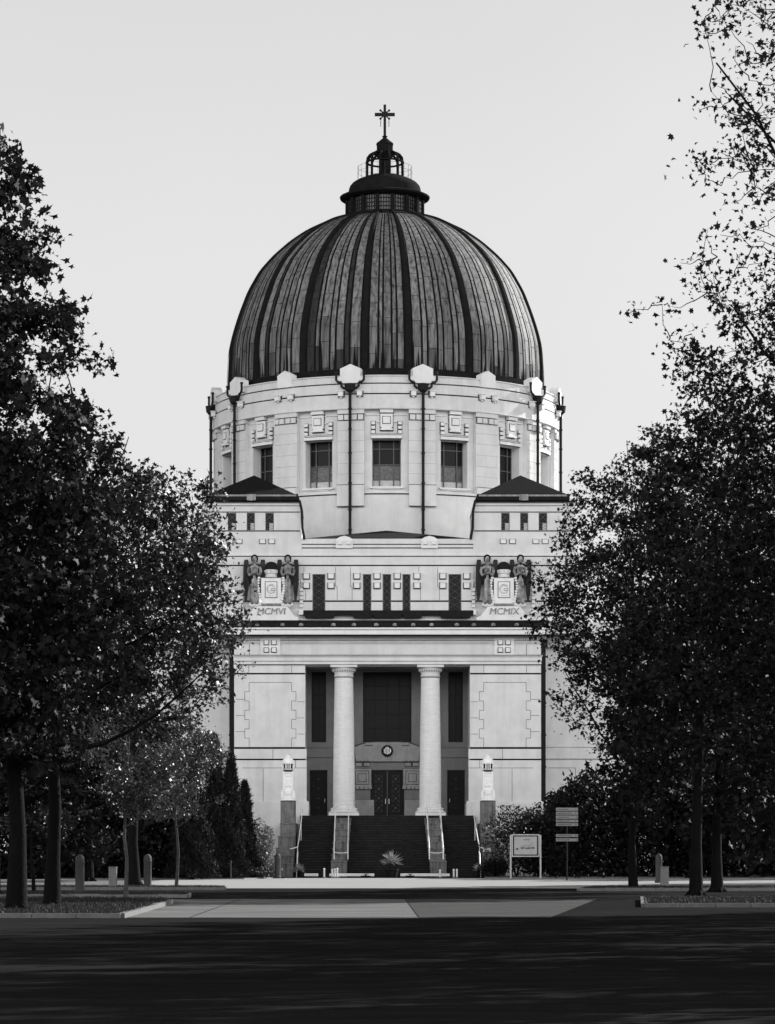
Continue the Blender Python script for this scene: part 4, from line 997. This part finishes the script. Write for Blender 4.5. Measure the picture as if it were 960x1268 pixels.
def tree(name, label, base, axis, prof_, trunk_r, ntip, nleaf, lsize, seed, leafm='leaf', barkm='bark', tmpl=MAPLE, group='trees lining the avenue', rho=.55, gap=-.35, limbs=14, ztw=None, sparse=None, twig=.018, cat='tree', squash=1.0):
    """prof_: [(z, radius)] crown envelope around the axis (x, y); base: trunk foot"""
    rng = np.random.default_rng(seed); root = empty(name, (base[0], base[1], 0), label, cat, group)
    pz = np.array([p[0] for p in prof_]); prr = np.array([p[1] for p in prof_]); z0_, z1_ = pz[0], pz[-1]
    tb_ = MB(); H = z0_+(z1_-z0_)*.86
    tp = []; ks = 9
    for k in range(ks+1):
        t = k/ks; f = t**2.6
        tp.append(Vector((base[0]+(axis[0]-base[0])*f+rng.normal(0,.05)*(t>0), base[1]+(axis[1]-base[1])*f+rng.normal(0,.05), H*t)))
    rr = [trunk_r*(1.3 if k == 0 else 1)*(1-.9*(k/ks)**1.1)+.012 for k in range(ks+1)]
    tb_.tube(tp, rr, 12)
    for q in range(6):
        qa = q*1.047+seed; tb_.tube([(base[0],base[1],trunk_r*2.4),(base[0]+math.cos(qa)*trunk_r*.9,base[1]+math.sin(qa)*trunk_r*.9,trunk_r*.9),(base[0]+math.cos(qa)*trunk_r*2.1,base[1]+math.sin(qa)*trunk_r*2.1,-.02)], [trunk_r*.55,trunk_r*.42,trunk_r*.15], 6)
    nodes = []; 
    for k in range(ks+1):
        if tp[k].z > z0_*.75: nodes.append((tp[k], rr[k]))
    # limbs
    for i in range(limbs):
        f = (i+.5)/limbs; zs = z0_*.78+(H-z0_*.78)*f*.92; kk = min(int(zs/H*ks), ks-1); u = zs/H*ks-kk
        st_ = tp[kk].lerp(tp[kk+1], u); a = i*2.4+rng.normal(0,.3)
        ze = min(zs+(z1_-z0_)*rng.uniform(.12,.3), z1_-.3); re = np.interp(ze, pz, prr)*rng.uniform(.62,.92)
        en_ = Vector((axis[0]+math.cos(a)*re, axis[1]+math.sin(a)*re, ze)); L_ = (en_-st_).length; pts = []
        for q in range(7):
            t = q/6; p = st_.lerp(en_, t)+Vector((0,0,-L_*.10*math.sin(t*math.pi)))+Vector(rng.normal(0,.04*L_*.5,3))*(0 < q)*.6; pts.append(p)
        r0_ = max(trunk_r*.42*(1-f*.6), .03); rs = [r0_*(1-.85*q/6)+.008 for q in range(7)]
        tb_.tube(pts, rs, 6)
        for p, r in zip(pts[1:], rs[1:]): nodes.append((p, r))
    tr = tb_.build('trunk', barkm, root, smooth=True)
    # twig tips inside the envelope
    tips = []; n_try = 0
    while len(tips) < ntip and n_try < 60:
        n_try += 1; m_ = ntip*3
        z = rng.uniform(z0_, z1_, m_); Rz = np.interp(z, pz, prr); keep = rng.uniform(0, prr.max()**2, m_) < Rz**2; z = z[keep]; Rz = Rz[keep]
        a = rng.uniform(0, 2*np.pi, len(z)); rad = Rz*rng.uniform(0,1,len(z))**.42
        bump_ = 1+.10*np.sin(a*3+z*1.1+seed)+.09*np.sin(a*5-z*1.9+seed*2)
        p = np.c_[axis[0]+np.cos(a)*rad*bump_, axis[1]+np.sin(a)*rad*bump_*squash, z]
        nv = noise3(p, seed, 1.5); ok = nv > gap
        if sparse is not None:
            pr_ = np.clip(1-(z-sparse[0])/(sparse[1]-sparse[0]), .72, 1); ok &= rng.uniform(0,1,len(z)) < pr_
        tips += list(p[ok])
    tips = np.array(tips[:ntip]); NP = np.array([list(n[0]) for n in nodes])
    tips = tips[np.argsort(((tips[:,None,:]-NP[None])**2).sum(2).min(1))]
    tw = MB(); LP = []; per = max(1, nleaf//len(tips))
    for t_ in tips:
        d2 = ((NP-t_)**2).sum(1)+np.where(NP[:,2] > t_[2]+.3, 9, 0); b0 = NP[d2.argmin()]; dl = d2.min()**.5
        mid = (b0+t_)/2+np.array([0,0,-.08*dl])+rng.normal(0,.05*min(dl,2)+.02,3)
        m2 = (mid+t_)/2+rng.normal(0,.05,3); m1 = (mid+b0)/2+rng.normal(0,.05,3)
        tw.tube([b0, m1, mid, m2, t_], [twig*(1.2+.35*dl), twig*(1+.25*dl), twig*(.9+.15*dl), twig*.75, twig*.5], 3)
        if dl > .3: NP = np.vstack([NP, mid, t_])
        n1 = int(per*.7); n2 = per-n1
        c = rng.normal(0, rho*.5, (n1,3))*np.array([1,1,.75]); LP.append(t_+c)
        u = rng.uniform(.3,1,n2)[:,None]; LP.append(mid*(1-u)+t_*u+rng.normal(0,rho*.28,(n2,3)))
    tw.build('branches', barkm, root)
    LP = np.vstack(LP)
    if sparse is not None: LP = LP[rng.uniform(0,1,len(LP)) < np.clip(1-(LP[:,2]-sparse[0])/(sparse[1]-sparse[0]), .30, 1)]
    np_mesh('foliage', leaves(LP, lsize, tmpl, rng), len(tmpl), leafm, root)
    return root
# left side
Y1 = 76.0
tree('maple_tree', 'tall dark maple at the left edge, its crown rising highest on that side', (U(20,Y1),Y1), (-12.1,Y1), [(4.0,3.0),(7,4.1),(10,4.3),(12.5,4.1),(14.2,3.7),(15.5,3.4),(16.5,2.6),(17.8,2.4),(19.0,1.8),(19.7,2.0),(20.4,1.7),(20.8,.9)], .22, 900, 52000, .21, 11, group='trees lining the avenue')
tree('maple_tree', 'thick trunked tree with a lower crown spreading towards the church from the left', (U(64,82),82), (-9.0,84), [(5.2,2.3),(6.5,3.3),(8.5,3.9),(10.5,3.9),(12,3.2),(13.2,1.8),(13.9,.7)], .20, 620, 24000, .15, 12, leafm='leaf2', gap=-.05, group='trees lining the avenue')
tree('maple_tree', 'dark tree behind the two front left trees, crown closed to the ground shade', (-14.6,103), (-14.2,103), [(3.4,4.0),(6,5.2),(10,5.2),(14,4.0),(16.5,1.8)], .26, 520, 24000, .24, 13)
tree('linden_tree', 'rounded tree standing behind the left trees close to the church', (-12.2,136), (-11.9,136), [(6.5,2.6),(9,4.3),(12,4.7),(15.5,4.2),(18.2,2.8),(20.3,1.0)], .24, 380, 10500, .17, 14, leafm='leaf2', gap=.1)
tree('sapling', 'slim young tree with a pale trunk on the kerbed lawn at the left', (U(156,101),101), (U(160,101),101), [(2.9,.7),(3.8,1.5),(5,1.7),(6,1.3),(6.9,.5)], .06, 200, 6500, .11, 15, leafm='leaf4', barkm='bark2', rho=.35, group='young trees on the lawn islands', limbs=9, twig=.01)
tree('sapling', 'slim young tree nearer the church with bright speckled leaves, in front of the conifers', (U(222,128),126), (U(226,128),126), [(3.1,1.0),(4.2,2.0),(5.6,2.1),(6.8,1.5),(7.8,.5)], .06, 230, 8000, .13, 16, leafm='leaf4', barkm='bark2', rho=.4, group='young trees on the lawn islands', limbs=9, twig=.01)
tree('young_tree', 'small leafy tree among the trunks at the far left', (U(42,120),120), (U(45,120),120), [(2.0,1.2),(3.5,2.2),(5,2.3),(6.5,1.4),(7.5,.4)], .06, 200, 8000, .14, 17, leafm='leaf2', group='young trees on the lawn islands', limbs=8)
for i, (x, y, r, h, lab) in enumerate((
    (-23,150,6.0,17,'broad background tree left of the church, furthest left'),(-16.5,158,4.4,14.5,'background tree between the left avenue trees and the side building'))):
    tree('background_tree', lab, (x,y), (x,y), [(1.2,r*.6),(4,r),(h*.55,r),(h*.8,r*.7),(h,r*.15)], .25, 360, 15000, .32, 30+i, group='background trees beside the church', limbs=9)
# right side
tree('maple_tree', 'tall sparse topped maple at the right edge with bare twigs against the sky', (11.0,62), (11.2,62), [(3.2,4.6),(6,5.5),(9,6.0),(12,6.1),(14,5.6),(16,5.6),(18.5,5.7),(20.5,5.2),(22.5,3.0)], .30, 3600, 110000, .125, 21, sparse=(10.5,15.5), limbs=40, rho=.42, gap=-.3, twig=.011)
tree('maple_tree', 'dense leafy tree on the right whose crown overlaps the church corner', (U(779,124),122), (10.5,124), [(4.8,1.6),(6.2,3.0),(8,4.1),(11,4.5),(14,4.3),(16.5,3.5),(18.4,2.0),(19.6,.7)], .16, 640, 26000, .17, 22, gap=-.1)
tree('maple_tree', 'dark tree just right of the crown that overlaps the church corner', (U(862,106),106), (12.0,106), [(4.2,2.6),(6,4.0),(9,4.8),(13,4.6),(16,3.6),(18.6,1.4)], .2, 620, 26000, .2, 23, gap=-.2)
tree('maple_tree', 'dark tree filling the gap between the two front right trees', (12.6,115.5), (12.4,115.5), [(2.6,2.6),(4.5,4.0),(8,4.6),(12,4.4),(15,2.4)], .2, 460, 20000, .24, 25)
tree('maple_tree', 'dark tree behind the tall sparse maple on the right', (17,77), (17,77), [(2.6,4.2),(6,5.4),(10,5.6),(14,4.6),(17,2.0)], .28, 520, 24000, .24, 24)
for i, (x, y, r, h, lab) in enumerate(((21,143,5.0,14,'background tree right of the church behind the avenue trees'),(31,152,6.0,16,'background tree at the far right behind the lawn'),(18,131,4.2,15,'background tree just left of the far right lawn'),(18.5,177,3.8,9.5,'low background tree close to the right wing of the church'),(26,173,4.5,12,'low background tree right of the wing, beside the hedge'))):
    tree('background_tree', lab, (x,y), (x,y), [(1.2,r*.6),(4,r),(h*.55,r),(h*.8,r*.7),(h,r*.15)], .25, 340, 14000, .32, 40+i, group='background trees beside the church', limbs=9)
for i, (x, y) in enumerate(((-16,50),(-14,38),(-14,26))):  # added out of view to cut fill light on low objects
    tree('maple_tree', 'unseen tree added on the left to cut fill light near the ground', (x,y), (x,y), [(3,4.0),(6,5.4),(10,5.6),(14,4.6),(17,2.0)], .28, 420, 20000, .23, 60+i, limbs=8)
# avenue trees added out of view beside the camera to shade the road
for i, (x, y) in enumerate(((14.4,52),(12.5,44),(12.5,34),(12.5,24))):
    tree('maple_tree', 'unseen avenue tree added on the right to shade the road', (x,y), (x,y), [(3,4.0),(6,5.6),(10,5.8),(14,4.6),(17,2.0)], .28, 420, 22000, .23, 50+i, limbs=8)

def shrub(name, label, pxc, pyb, Y, rx, rz, n, lsize, seed, leafm, cat='shrub', group=None, tmpl=OVAL, zc=None, ry=None, x=None):
    rng = np.random.default_rng(seed); X = U(pxc, Y) if x is None else x; root = empty(name, (X, Y, 0), label, cat, group)
    ry = ry or rx; m_ = MB(); pts = []
    nb = 14
    for i in range(nb):
        a = i*2.4; e_ = Vector((X+math.cos(a)*rx*.7, Y+math.sin(a)*ry*.7, rz*rng.uniform(.6,1.5))); m_.tube([(X+rng.normal(0,.05),Y,0), Vector((X,Y,0)).lerp(e_,.5)+Vector((0,0,.2*rz)), e_], [.03,.02,.008], 4)
    m_.build('stems', 'bark', root)
    u = rng.normal(size=(n,3)); u /= np.linalg.norm(u,axis=1)[:,None]; r = rng.uniform(0,1,n)**.4
    b_ = 1+.18*noise3(u*3, seed, 1.0)
    p = np.c_[X+u[:,0]*rx*r*b_, Y+u[:,1]*ry*r*b_, rz+u[:,2]*rz*r*b_*.98]
    if name == 'hedge':
        q = rng.uniform(-1,1,(n,3)); p = np.c_[X+q[:,0]*rx, Y+q[:,1]*ry, rz*(1+q[:,2])*(1-.22*q[:,0]**2*(q[:,2] > 0))*(1+.08*noise3(q*2.5, seed, .6)*(q[:,2]+1))+.05]
    k = noise3(p, seed+1, .5*max(rx,.6)) > (-9 if name == 'hedge' or 'dark' in label else -.45)
    np_mesh('foliage', leaves(p[k], lsize, tmpl, rng, up=.4), len(tmpl), leafm, root); return root
def conifer(label, px, Y, r, h, seed):
    rng = np.random.default_rng(seed); X = U(px, Y); root = empty('conifer', (X,Y,0), label, 'conifer', 'dark conifers left of the church')
    m_ = MB(); m_.tube([(X,Y,0),(X,Y,h*.95)], [.14,.02], 8); m_.build('trunk', 'bark', root)
    n = 15000; t = rng.uniform(0,1,n)**1.25; a = rng.uniform(0,6.283,n); rad = r*(1-t)**.62*(.78+.22*np.sin(a*4+t*19+seed)+.12*np.sin(a*7-t*31))*rng.uniform(0,1,n)**.3
    p = np.c_[X+np.cos(a)*rad, Y+np.sin(a)*rad, .15+t*h+rng.normal(0,.05,n)]
    np_mesh('foliage', leaves(p, .26, NEED*np.array([1.6,1]), rng, up=1.5), 3, 'conifer', root)
conifer('dark conifer with the taller crown left of the porch, behind the young trees', 266, 172, 1.35, 8.3, 61)
conifer('dark conifer closest to the church wall, shorter of the right pair', 303, 176, 1.0, 5.6, 62)
conifer('dark conifer just left of the one by the wall, with a rounded top', 286, 172, 1.15, 7.2, 63)
conifer('dark bushy conifer behind the bright speckled young tree', 238, 168, 1.6, 6.6, 64)
shrub('shrub', 'pale leaved shrub between the conifers and the stair end', 323, 1085, 177, .9, 1.9, 2600, .15, 71, 'leaf3', group='shrubs in the beds by the church')
shrub('grass_clump', 'rounded clump of bright arching grass in the bed below the conifers', 262, 1085, 172, 1.35, .78, 3400, .38, 72, 'leaf3', tmpl=NEED*np.array([.5,1]), cat='ornamental grass')
shrub('low_shrub', 'low dark cushion shrub in the bed left of the round topped post', 316, 1085, 174, 1.1, .35, 1400, .14, 73, 'leaf2', group='shrubs in the beds by the church')
shrub('low_shrub', 'low leafy shrub right beside the post at the stair foot', 334, 1085, 179, .8, .6, 1500, .2, 74, 'leaf3', tmpl=NEED, group='shrubs in the beds by the church')
shrub('shrub', 'loose leafy shrub in front of the right stair end and lamp pillar', 640, 1085, 183, 2.2, 2.3, 6500, .17, 75, 'leaf2', group='shrubs in the beds by the church')
shrub('shrub', 'dark shrub behind the notice board', 668, 1085, 184, 1.7, 2.2, 8000, .22, 76, 'leaf', group='shrubs in the beds by the church')
shrub('shrub', 'dark tall shrub against the right wing wall', 700, 1085, 187, 1.6, 2.5, 7500, .22, 77, 'leaf', group='shrubs in the beds by the church')
shrub('shrub', 'small dark shrub below the white plate by the right stair end', 612, 1085, 182, 1.0, .62, 1500, .14, 78, 'leaf', group='shrubs in the beds by the church')
for i, (x, y, rx, rz, lab) in enumerate(((12.6,181,2.8,3.1,'dark hedge mass behind the direction sign'),(17.5,181,3.4,3.3,'dark hedge mass at the right behind the young trunk'),(24,181,4.2,3.6,'dark hedge mass at the far right behind the lawn'),(-13.6,180,2.4,2.6,'dark hedge mass left of the conifers'),(-18,181,3.0,2.2,'dark hedge mass behind the left saplings'),(-24,180,4.0,2.8,'dark hedge mass at the far left'),(-30,160,4.0,3.6,'dark hedge mass at the left frame edge'))):
    shrub('hedge', lab, 0, 0, y, rx, rz, 11000, .3, 80+i, 'leaf', group='dark hedges beside the church', x=x, ry=2.0, cat='hedge')
def agave(label, X, Y, zc, r, seed, pot=False, n=58):
    rng = np.random.default_rng(seed); root = empty('agave', (X,Y,0), label, 'agave', 'agaves at the foot of the stairs')
    m_ = MB()
    for k in range(n):
        a = rng.uniform(0,6.28); el = math.asin(rng.uniform(-.25,1)); l = r*rng.uniform(.8,1.1); d = Vector((math.cos(a)*math.cos(el), math.sin(a)*math.cos(el), math.sin(el))); s_ = d.cross(Vector((0,0,1))).normalized()*.035
        c = Vector((X,Y,zc)); up_ = Vector((0,0,.02)); m_.add([c+d*.08-s_*.6, c+d*.08+s_*.6, c+d*l*.5+s_*1.2+up_, c+d*l*.5-s_*1.2+up_, c+d*l], [(0,1,2,3),(3,2,4)])
        m_.add([c+d*.08, c+d*l*.5-Vector((0,0,.03)), c+d*l, c+d*l*.5+s_*1.1], [(0,1,2,3)])
    m_.build('leaves', 'agave', root)
    p = MB()
    if pot: p.lathe([(.22,.0),(.34,.02),(.42,.42),(.46,.45),(.46,.52),(.38,.52),(.36,.46)], X, Y, 20); p.build('pot', 'iron', root, smooth=True)
    else: p.lathe([(.10,0),(.12,zc*.6),(.09,zc)], X, Y, 10); p.build('stem', 'bark', root)
agave('spiky agave in a dark pot in the middle of the stair foot', U(485,182.5), 182.5, .95, .80, 91, True, 120)
agave('spiky agave beside the left outer handrail', U(370,183), 183, .42, .5, 92)
agave('spiky agave beside the right outer handrail', U(593,183), 183, .48, .5, 93)

# ------------------------------------------------------------------ furniture near the stairs
def low_bench(pxa, pxb, label):
    Y = 181; xa, xb = U(pxa,Y), U(pxb,Y); t = empty('low_bench', ((xa+xb)/2,Y,0), label, 'bench', 'low white stone benches before the stairs')
    b = MB(); b.box(xa, xb, Y-.2, Y+.2, .09, .26); b.build('seat', 'whitep', t, bevel=.015)
    n = max(2, int((xb-xa)/1.0)+1)
    for k in range(n):
        f = MB(); x = xa+.1+(xb-xa-.2)*k/(n-1); f.box(x-.05, x+.05, Y-.15, Y+.15, .0, .089); f.build('foot', 'iron', t)
low_bench(377, 394, 'short low white stone bench at the left before the stairs')
low_bench(408, 463.5, 'long low white stone bench left of the potted agave')
low_bench(496, 557, 'long low white stone bench right of the potted agave')
def stanch(px, h, label, Y=180.3):
    x = U(px,Y); t = empty('stanchion', (x,Y,0), label, 'post', 'short pale posts before the stairs')
    b = MB(); b.tube([(x,Y,.02),(x,Y,h)], .055, 8); b.build('post', 'whitep', t, smooth=True)
    b = MB(); b.lathe([(.14,0),(.14,.03),(.05,.05)], x, Y, 12); b.build('base', 'iron2', t, smooth=True); b = MB(); b.ball((x,Y,h+.03), .075, 5); b.build('knob', 'whitep', t, smooth=True)
stanch(401.5, .50, 'short pale post between the short and the long bench')
stanch(411.5, .45, 'first of three short posts before the left long bench, nearest its outer end')
stanch(414.5, .48, 'middle of three short posts before the left long bench')
stanch(417.8, .52, 'third of three short posts before the left long bench, nearest the agave')
stanch(545, .42, 'short pale post before the right long bench')
stanch(562, .46, 'short pale post just beyond the outer end of the right long bench')
stanch(566, .46, 'outermost short pale post on the right, next to the right agave')
# dark round planters in front of the benches
for px, lab in ((453,'flat dark bowl planter before the left long bench'),(508,'flat dark bowl planter before the right long bench')):
    x = U(px,179.6); t = empty('bowl_planter', (x,179.6,0), lab, 'planter', 'flat dark bowl planters'); b = MB(); b.lathe([(.16,0),(.22,.03),(.30,.1),(.30,.14),(.24,.14)], x, 179.6, 18); b.build('bowl', 'iron', t, smooth=True)
    b = MB()
    for k in range(14): a = k*2.4; b.tube([(x,179.6,.12),(x+.1*math.cos(a),179.6+.1*math.sin(a),.24),(x+.2*math.cos(a),179.6+.2*math.sin(a),.20+.02*(k%3))], [.012,.012,.003], 4)
    b.build('plant', 'leaf', t)
# small plate on a stake
x = U(603,184); t = empty('plate_sign', (x,184,0), 'small white plate sign on a stake before the right stair end', 'sign')
b = MB(); b.box(x-.24, x+.24, 183.96, 183.99, V(1055,184), V(1050.2,184)); pl = b.build('plate', 'whitep', t); b = MB(); b.box(x-.06, x-.01, 183.94, 183.958, V(1053.6,184), V(1052,184)); b.box(x+.02, x+.05, 183.94, 183.958, V(1053.8,184), V(1051.6,184)); b.box(x+.07, x+.13, 183.94, 183.958, V(1053.2,184), V(1052.2,184)); b.build('lettering', 'print_', pl)
b = MB(); b.tube([(x,184.02,0),(x,184.02,V(1050.4,184))], .025, 6); b.build('stake', 'iron', t)
# notice board
Y = 176.; xa, xb = U(631.5,Y), U(670.5,Y); t = empty('notice_board', ((xa+xb)/2,Y,0), 'glazed notice board with a printed poster on two metal posts', 'notice board')
for x in (xa+.05, xb-.05): b = MB(); b.box(x-.05, x+.05, Y-.05, Y+.05, 0, V(1034,Y)); b.build('post', 'steel', t, bevel=.01)
b = MB(); z1, z2 = V(1061,Y), V(1033,Y)
b.box(xa+.11, xb-.11, Y-.10, Y+.06, z1, z1+.07); b.box(xa+.11, xb-.11, Y-.10, Y+.06, z2-.07, z2); b.box(xa+.11, xa+.18, Y-.10, Y+.06, z1+.071, z2-.071); b.box(xb-.18, xb-.11, Y-.10, Y+.06, z1+.071, z2-.071); b.build('frame', 'steel', t)
b = MB(); b.box(xa+.181, xb-.181, Y+.0, Y+.04, z1+.071, z2-.071); bk = b.build('backing', 'iron', t)
b = MB(); pa, pb = xa+.26, xb-.26; b.box(pa, pb, Y-.012, Y-.002, z1+.14, z2-.14); po = b.build('poster', 'paper', bk)
b = MB(); r_ = random.Random(3); W_ = pb-pa; pz1 = z1+.14; PH = z2-z1-.28
def ink(u0, u1, v0, v1): b.box(pa+u0*W_, pa+u1*W_, Y-.016, Y-.0125, pz1+v0*PH, pz1+v1*PH)
x_ = .40
while x_ < .66: wq = r_.uniform(.012,.03); ink(x_, x_+wq, .80, .80+r_.uniform(.03,.06)); x_ += wq+.006
x_ = .30
while x_ < .88: wq = r_.uniform(.02,.06); ink(x_, x_+wq, .30+r_.uniform(0,.02), .40+r_.uniform(-.03,.03)); x_ += wq+r_.uniform(.004,.02)
for v_ in (.50,.46): 
    x_ = .38
    while x_ < .7: wq = r_.uniform(.015,.05); ink(x_, x_+wq, v_, v_+.012); x_ += wq+.012
b.prism([(pa+.05*W_,pz1+.27*PH),(pa+.2*W_,pz1+.27*PH),(pa+.18*W_,pz1+.34*PH),(pa+.13*W_,pz1+.38*PH),(pa+.08*W_,pz1+.33*PH)], Y-.016, Y-.0125)
b.build('print', 'print_', po)
# direction sign
Y = 165.; xa, xb = U(688.5,Y), U(715.8,Y); t = empty('direction_sign', ((xa+xb)/2,Y,0), 'direction sign post with stacked lettered plates before the dark hedge', 'sign')
b = MB(); xm = (xa+xb)/2; b.tube([(xm,Y,0),(xm,Y,V(999,Y))], .045, 8); b.build('pole', 'iron', t, smooth=True)
r_ = random.Random(8)
for (pa_, pb_) in ((1000.2,1004),(1005,1008.9),(1009.8,1013.9),(1015,1018.3),(1019.4,1022.8),(1033,1036.5),(1038,1041.8)):
    b = MB(); b.box(xa, xb, Y-.09, Y-.06, V(pb_,Y), V(pa_,Y)); pl = b.build('plate', 'plate', t, bevel=.006)
    tx = MB(); z_ = (V(pa_,Y)+V(pb_,Y))/2; x_ = xa+.08
    end = xa+.85*(xb-xa)*r_.uniform(.6,.85)
    while x_ < end:
        wq = r_.uniform(.018,.04); hq = r_.choice([.028,.028,.045]); tx.box(x_, x_+wq, Y-.094, Y-.0905, z_-.03, z_-.03+hq+.02); x_ += wq+.010
    ax = xb-.10; tx.prism([(ax-.06,z_-.04),(ax+.05,z_),(ax-.06,z_+.04)] if r_.random() < .6 else [(ax+.05,z_-.04),(ax+.05,z_+.04),(ax-.06,z_)], Y-.094, Y-.0905)
    tx.build('lettering', 'print_', pl)

# ------------------------------------------------------------------ bollards
def round_bollard(x, y, label):
    t = empty('bollard', (x,y,0), label, 'bollard', 'tall round topped stone bollards')
    b = MB(); b.lathe([(.21,0),(.21,.12),(.17,.15),(.165,1.18),(.18,1.2),(.18,1.24),(.16,1.26)], x, y, 20); b.build('shaft', 'bollard', t, smooth=True)
    b = MB(); b.lathe([(.165,1.262),(.17,1.32),(.15,1.41),(.10,1.48),(.04,1.51),(.005,1.515)], x, y, 20); b.build('cap', 'bollard', t, smooth=True); return t
rb0 = round_bollard(U(99,106), 106, 'tall round topped bollard furthest left, between the thick trunk and the short square post')
for px, y, lab in ((183,125,'tall round topped bollard just right of the slim pale sapling trunk'),(344,176,'tall round topped bollard at the foot of the left stair end'),(816,150,'tall round topped bollard on the right lawn, behind the short square post')):
    copy_tree(rb0, (U(px,y),y,0), lab)
def square_bollard(x, y, label):
    t = empty('square_post', (x,y,0), label, 'bollard', 'short square posts')
    b = MB(); b.box(x-.17, x+.17, y-.17, y+.17, 0, .92); b.build('shaft', 'postgrey', t, bevel=.02)
    b = MB(); b.box(x-.185, x+.185, y-.185, y+.185, .921, .97); b.build('cap', 'postgrey', t, bevel=.02); return t
sb0 = square_bollard(U(140,124), 124, 'short pale square post between two round bollards on the left lawn')
copy_tree(sb0, (U(823,126),126,0), 'short pale square post on the right lawn, brightly lit on one side')
for px, y, lab in ((286,170,'thin dark stake in the bed right of the grass clump'),(238,168,'thin dark stake in the bed left of the grass clump')):
    x = U(px,y); t = empty('garden_stake', (x,y,0), lab, 'stake', 'thin garden stakes'); b = MB(); b.tube([(x,y,0),(x,y,1.0)], .04, 6); b.build('shaft', 'bollard', t); b = MB(); b.ball((x,y,1.03), .06, 5); b.build('cap', 'bollard', t, smooth=True)
# beds in front of the church
sheet('flower_bed', [(U(235,172),171),(U(350,172),176),(U(352,183),184),(-30,184),(-30,171)], .012, 'soil')
sheet('flower_bed', [(U(600,180),180),(40,178.2),(40,198),(U(600,184),190)], .012, 'soil')
kerbline('bed_kerb', [(-20,170.6),(U(300,170.6),170.6),(U(345,177),177)], h=.07, wd=.25)
kerbline('bed_kerb', [(U(600,179.6),179.6),(38,178)], h=.07, wd=.2)
# side building glimpsed between the trees
Y = 190.; t = empty('side_building', (U(60,Y),Y,0), 'plain grey side building glimpsed between the left trees', 'building')
b = MB(); b.box(U(20,Y), U(112,Y), Y, Y+8, 0, V(950,Y)); b.box(U(20,Y), U(112,Y), Y-.15, Y-.001, V(974,Y), V(972,Y)); b.build('wall', 'sidewall', t)
b = MB(); b.box(U(16,Y), U(116,Y), Y-.5, Y+8.5, V(950,Y)+.001, V(946,Y)); b.build('roof', 'roof', t)
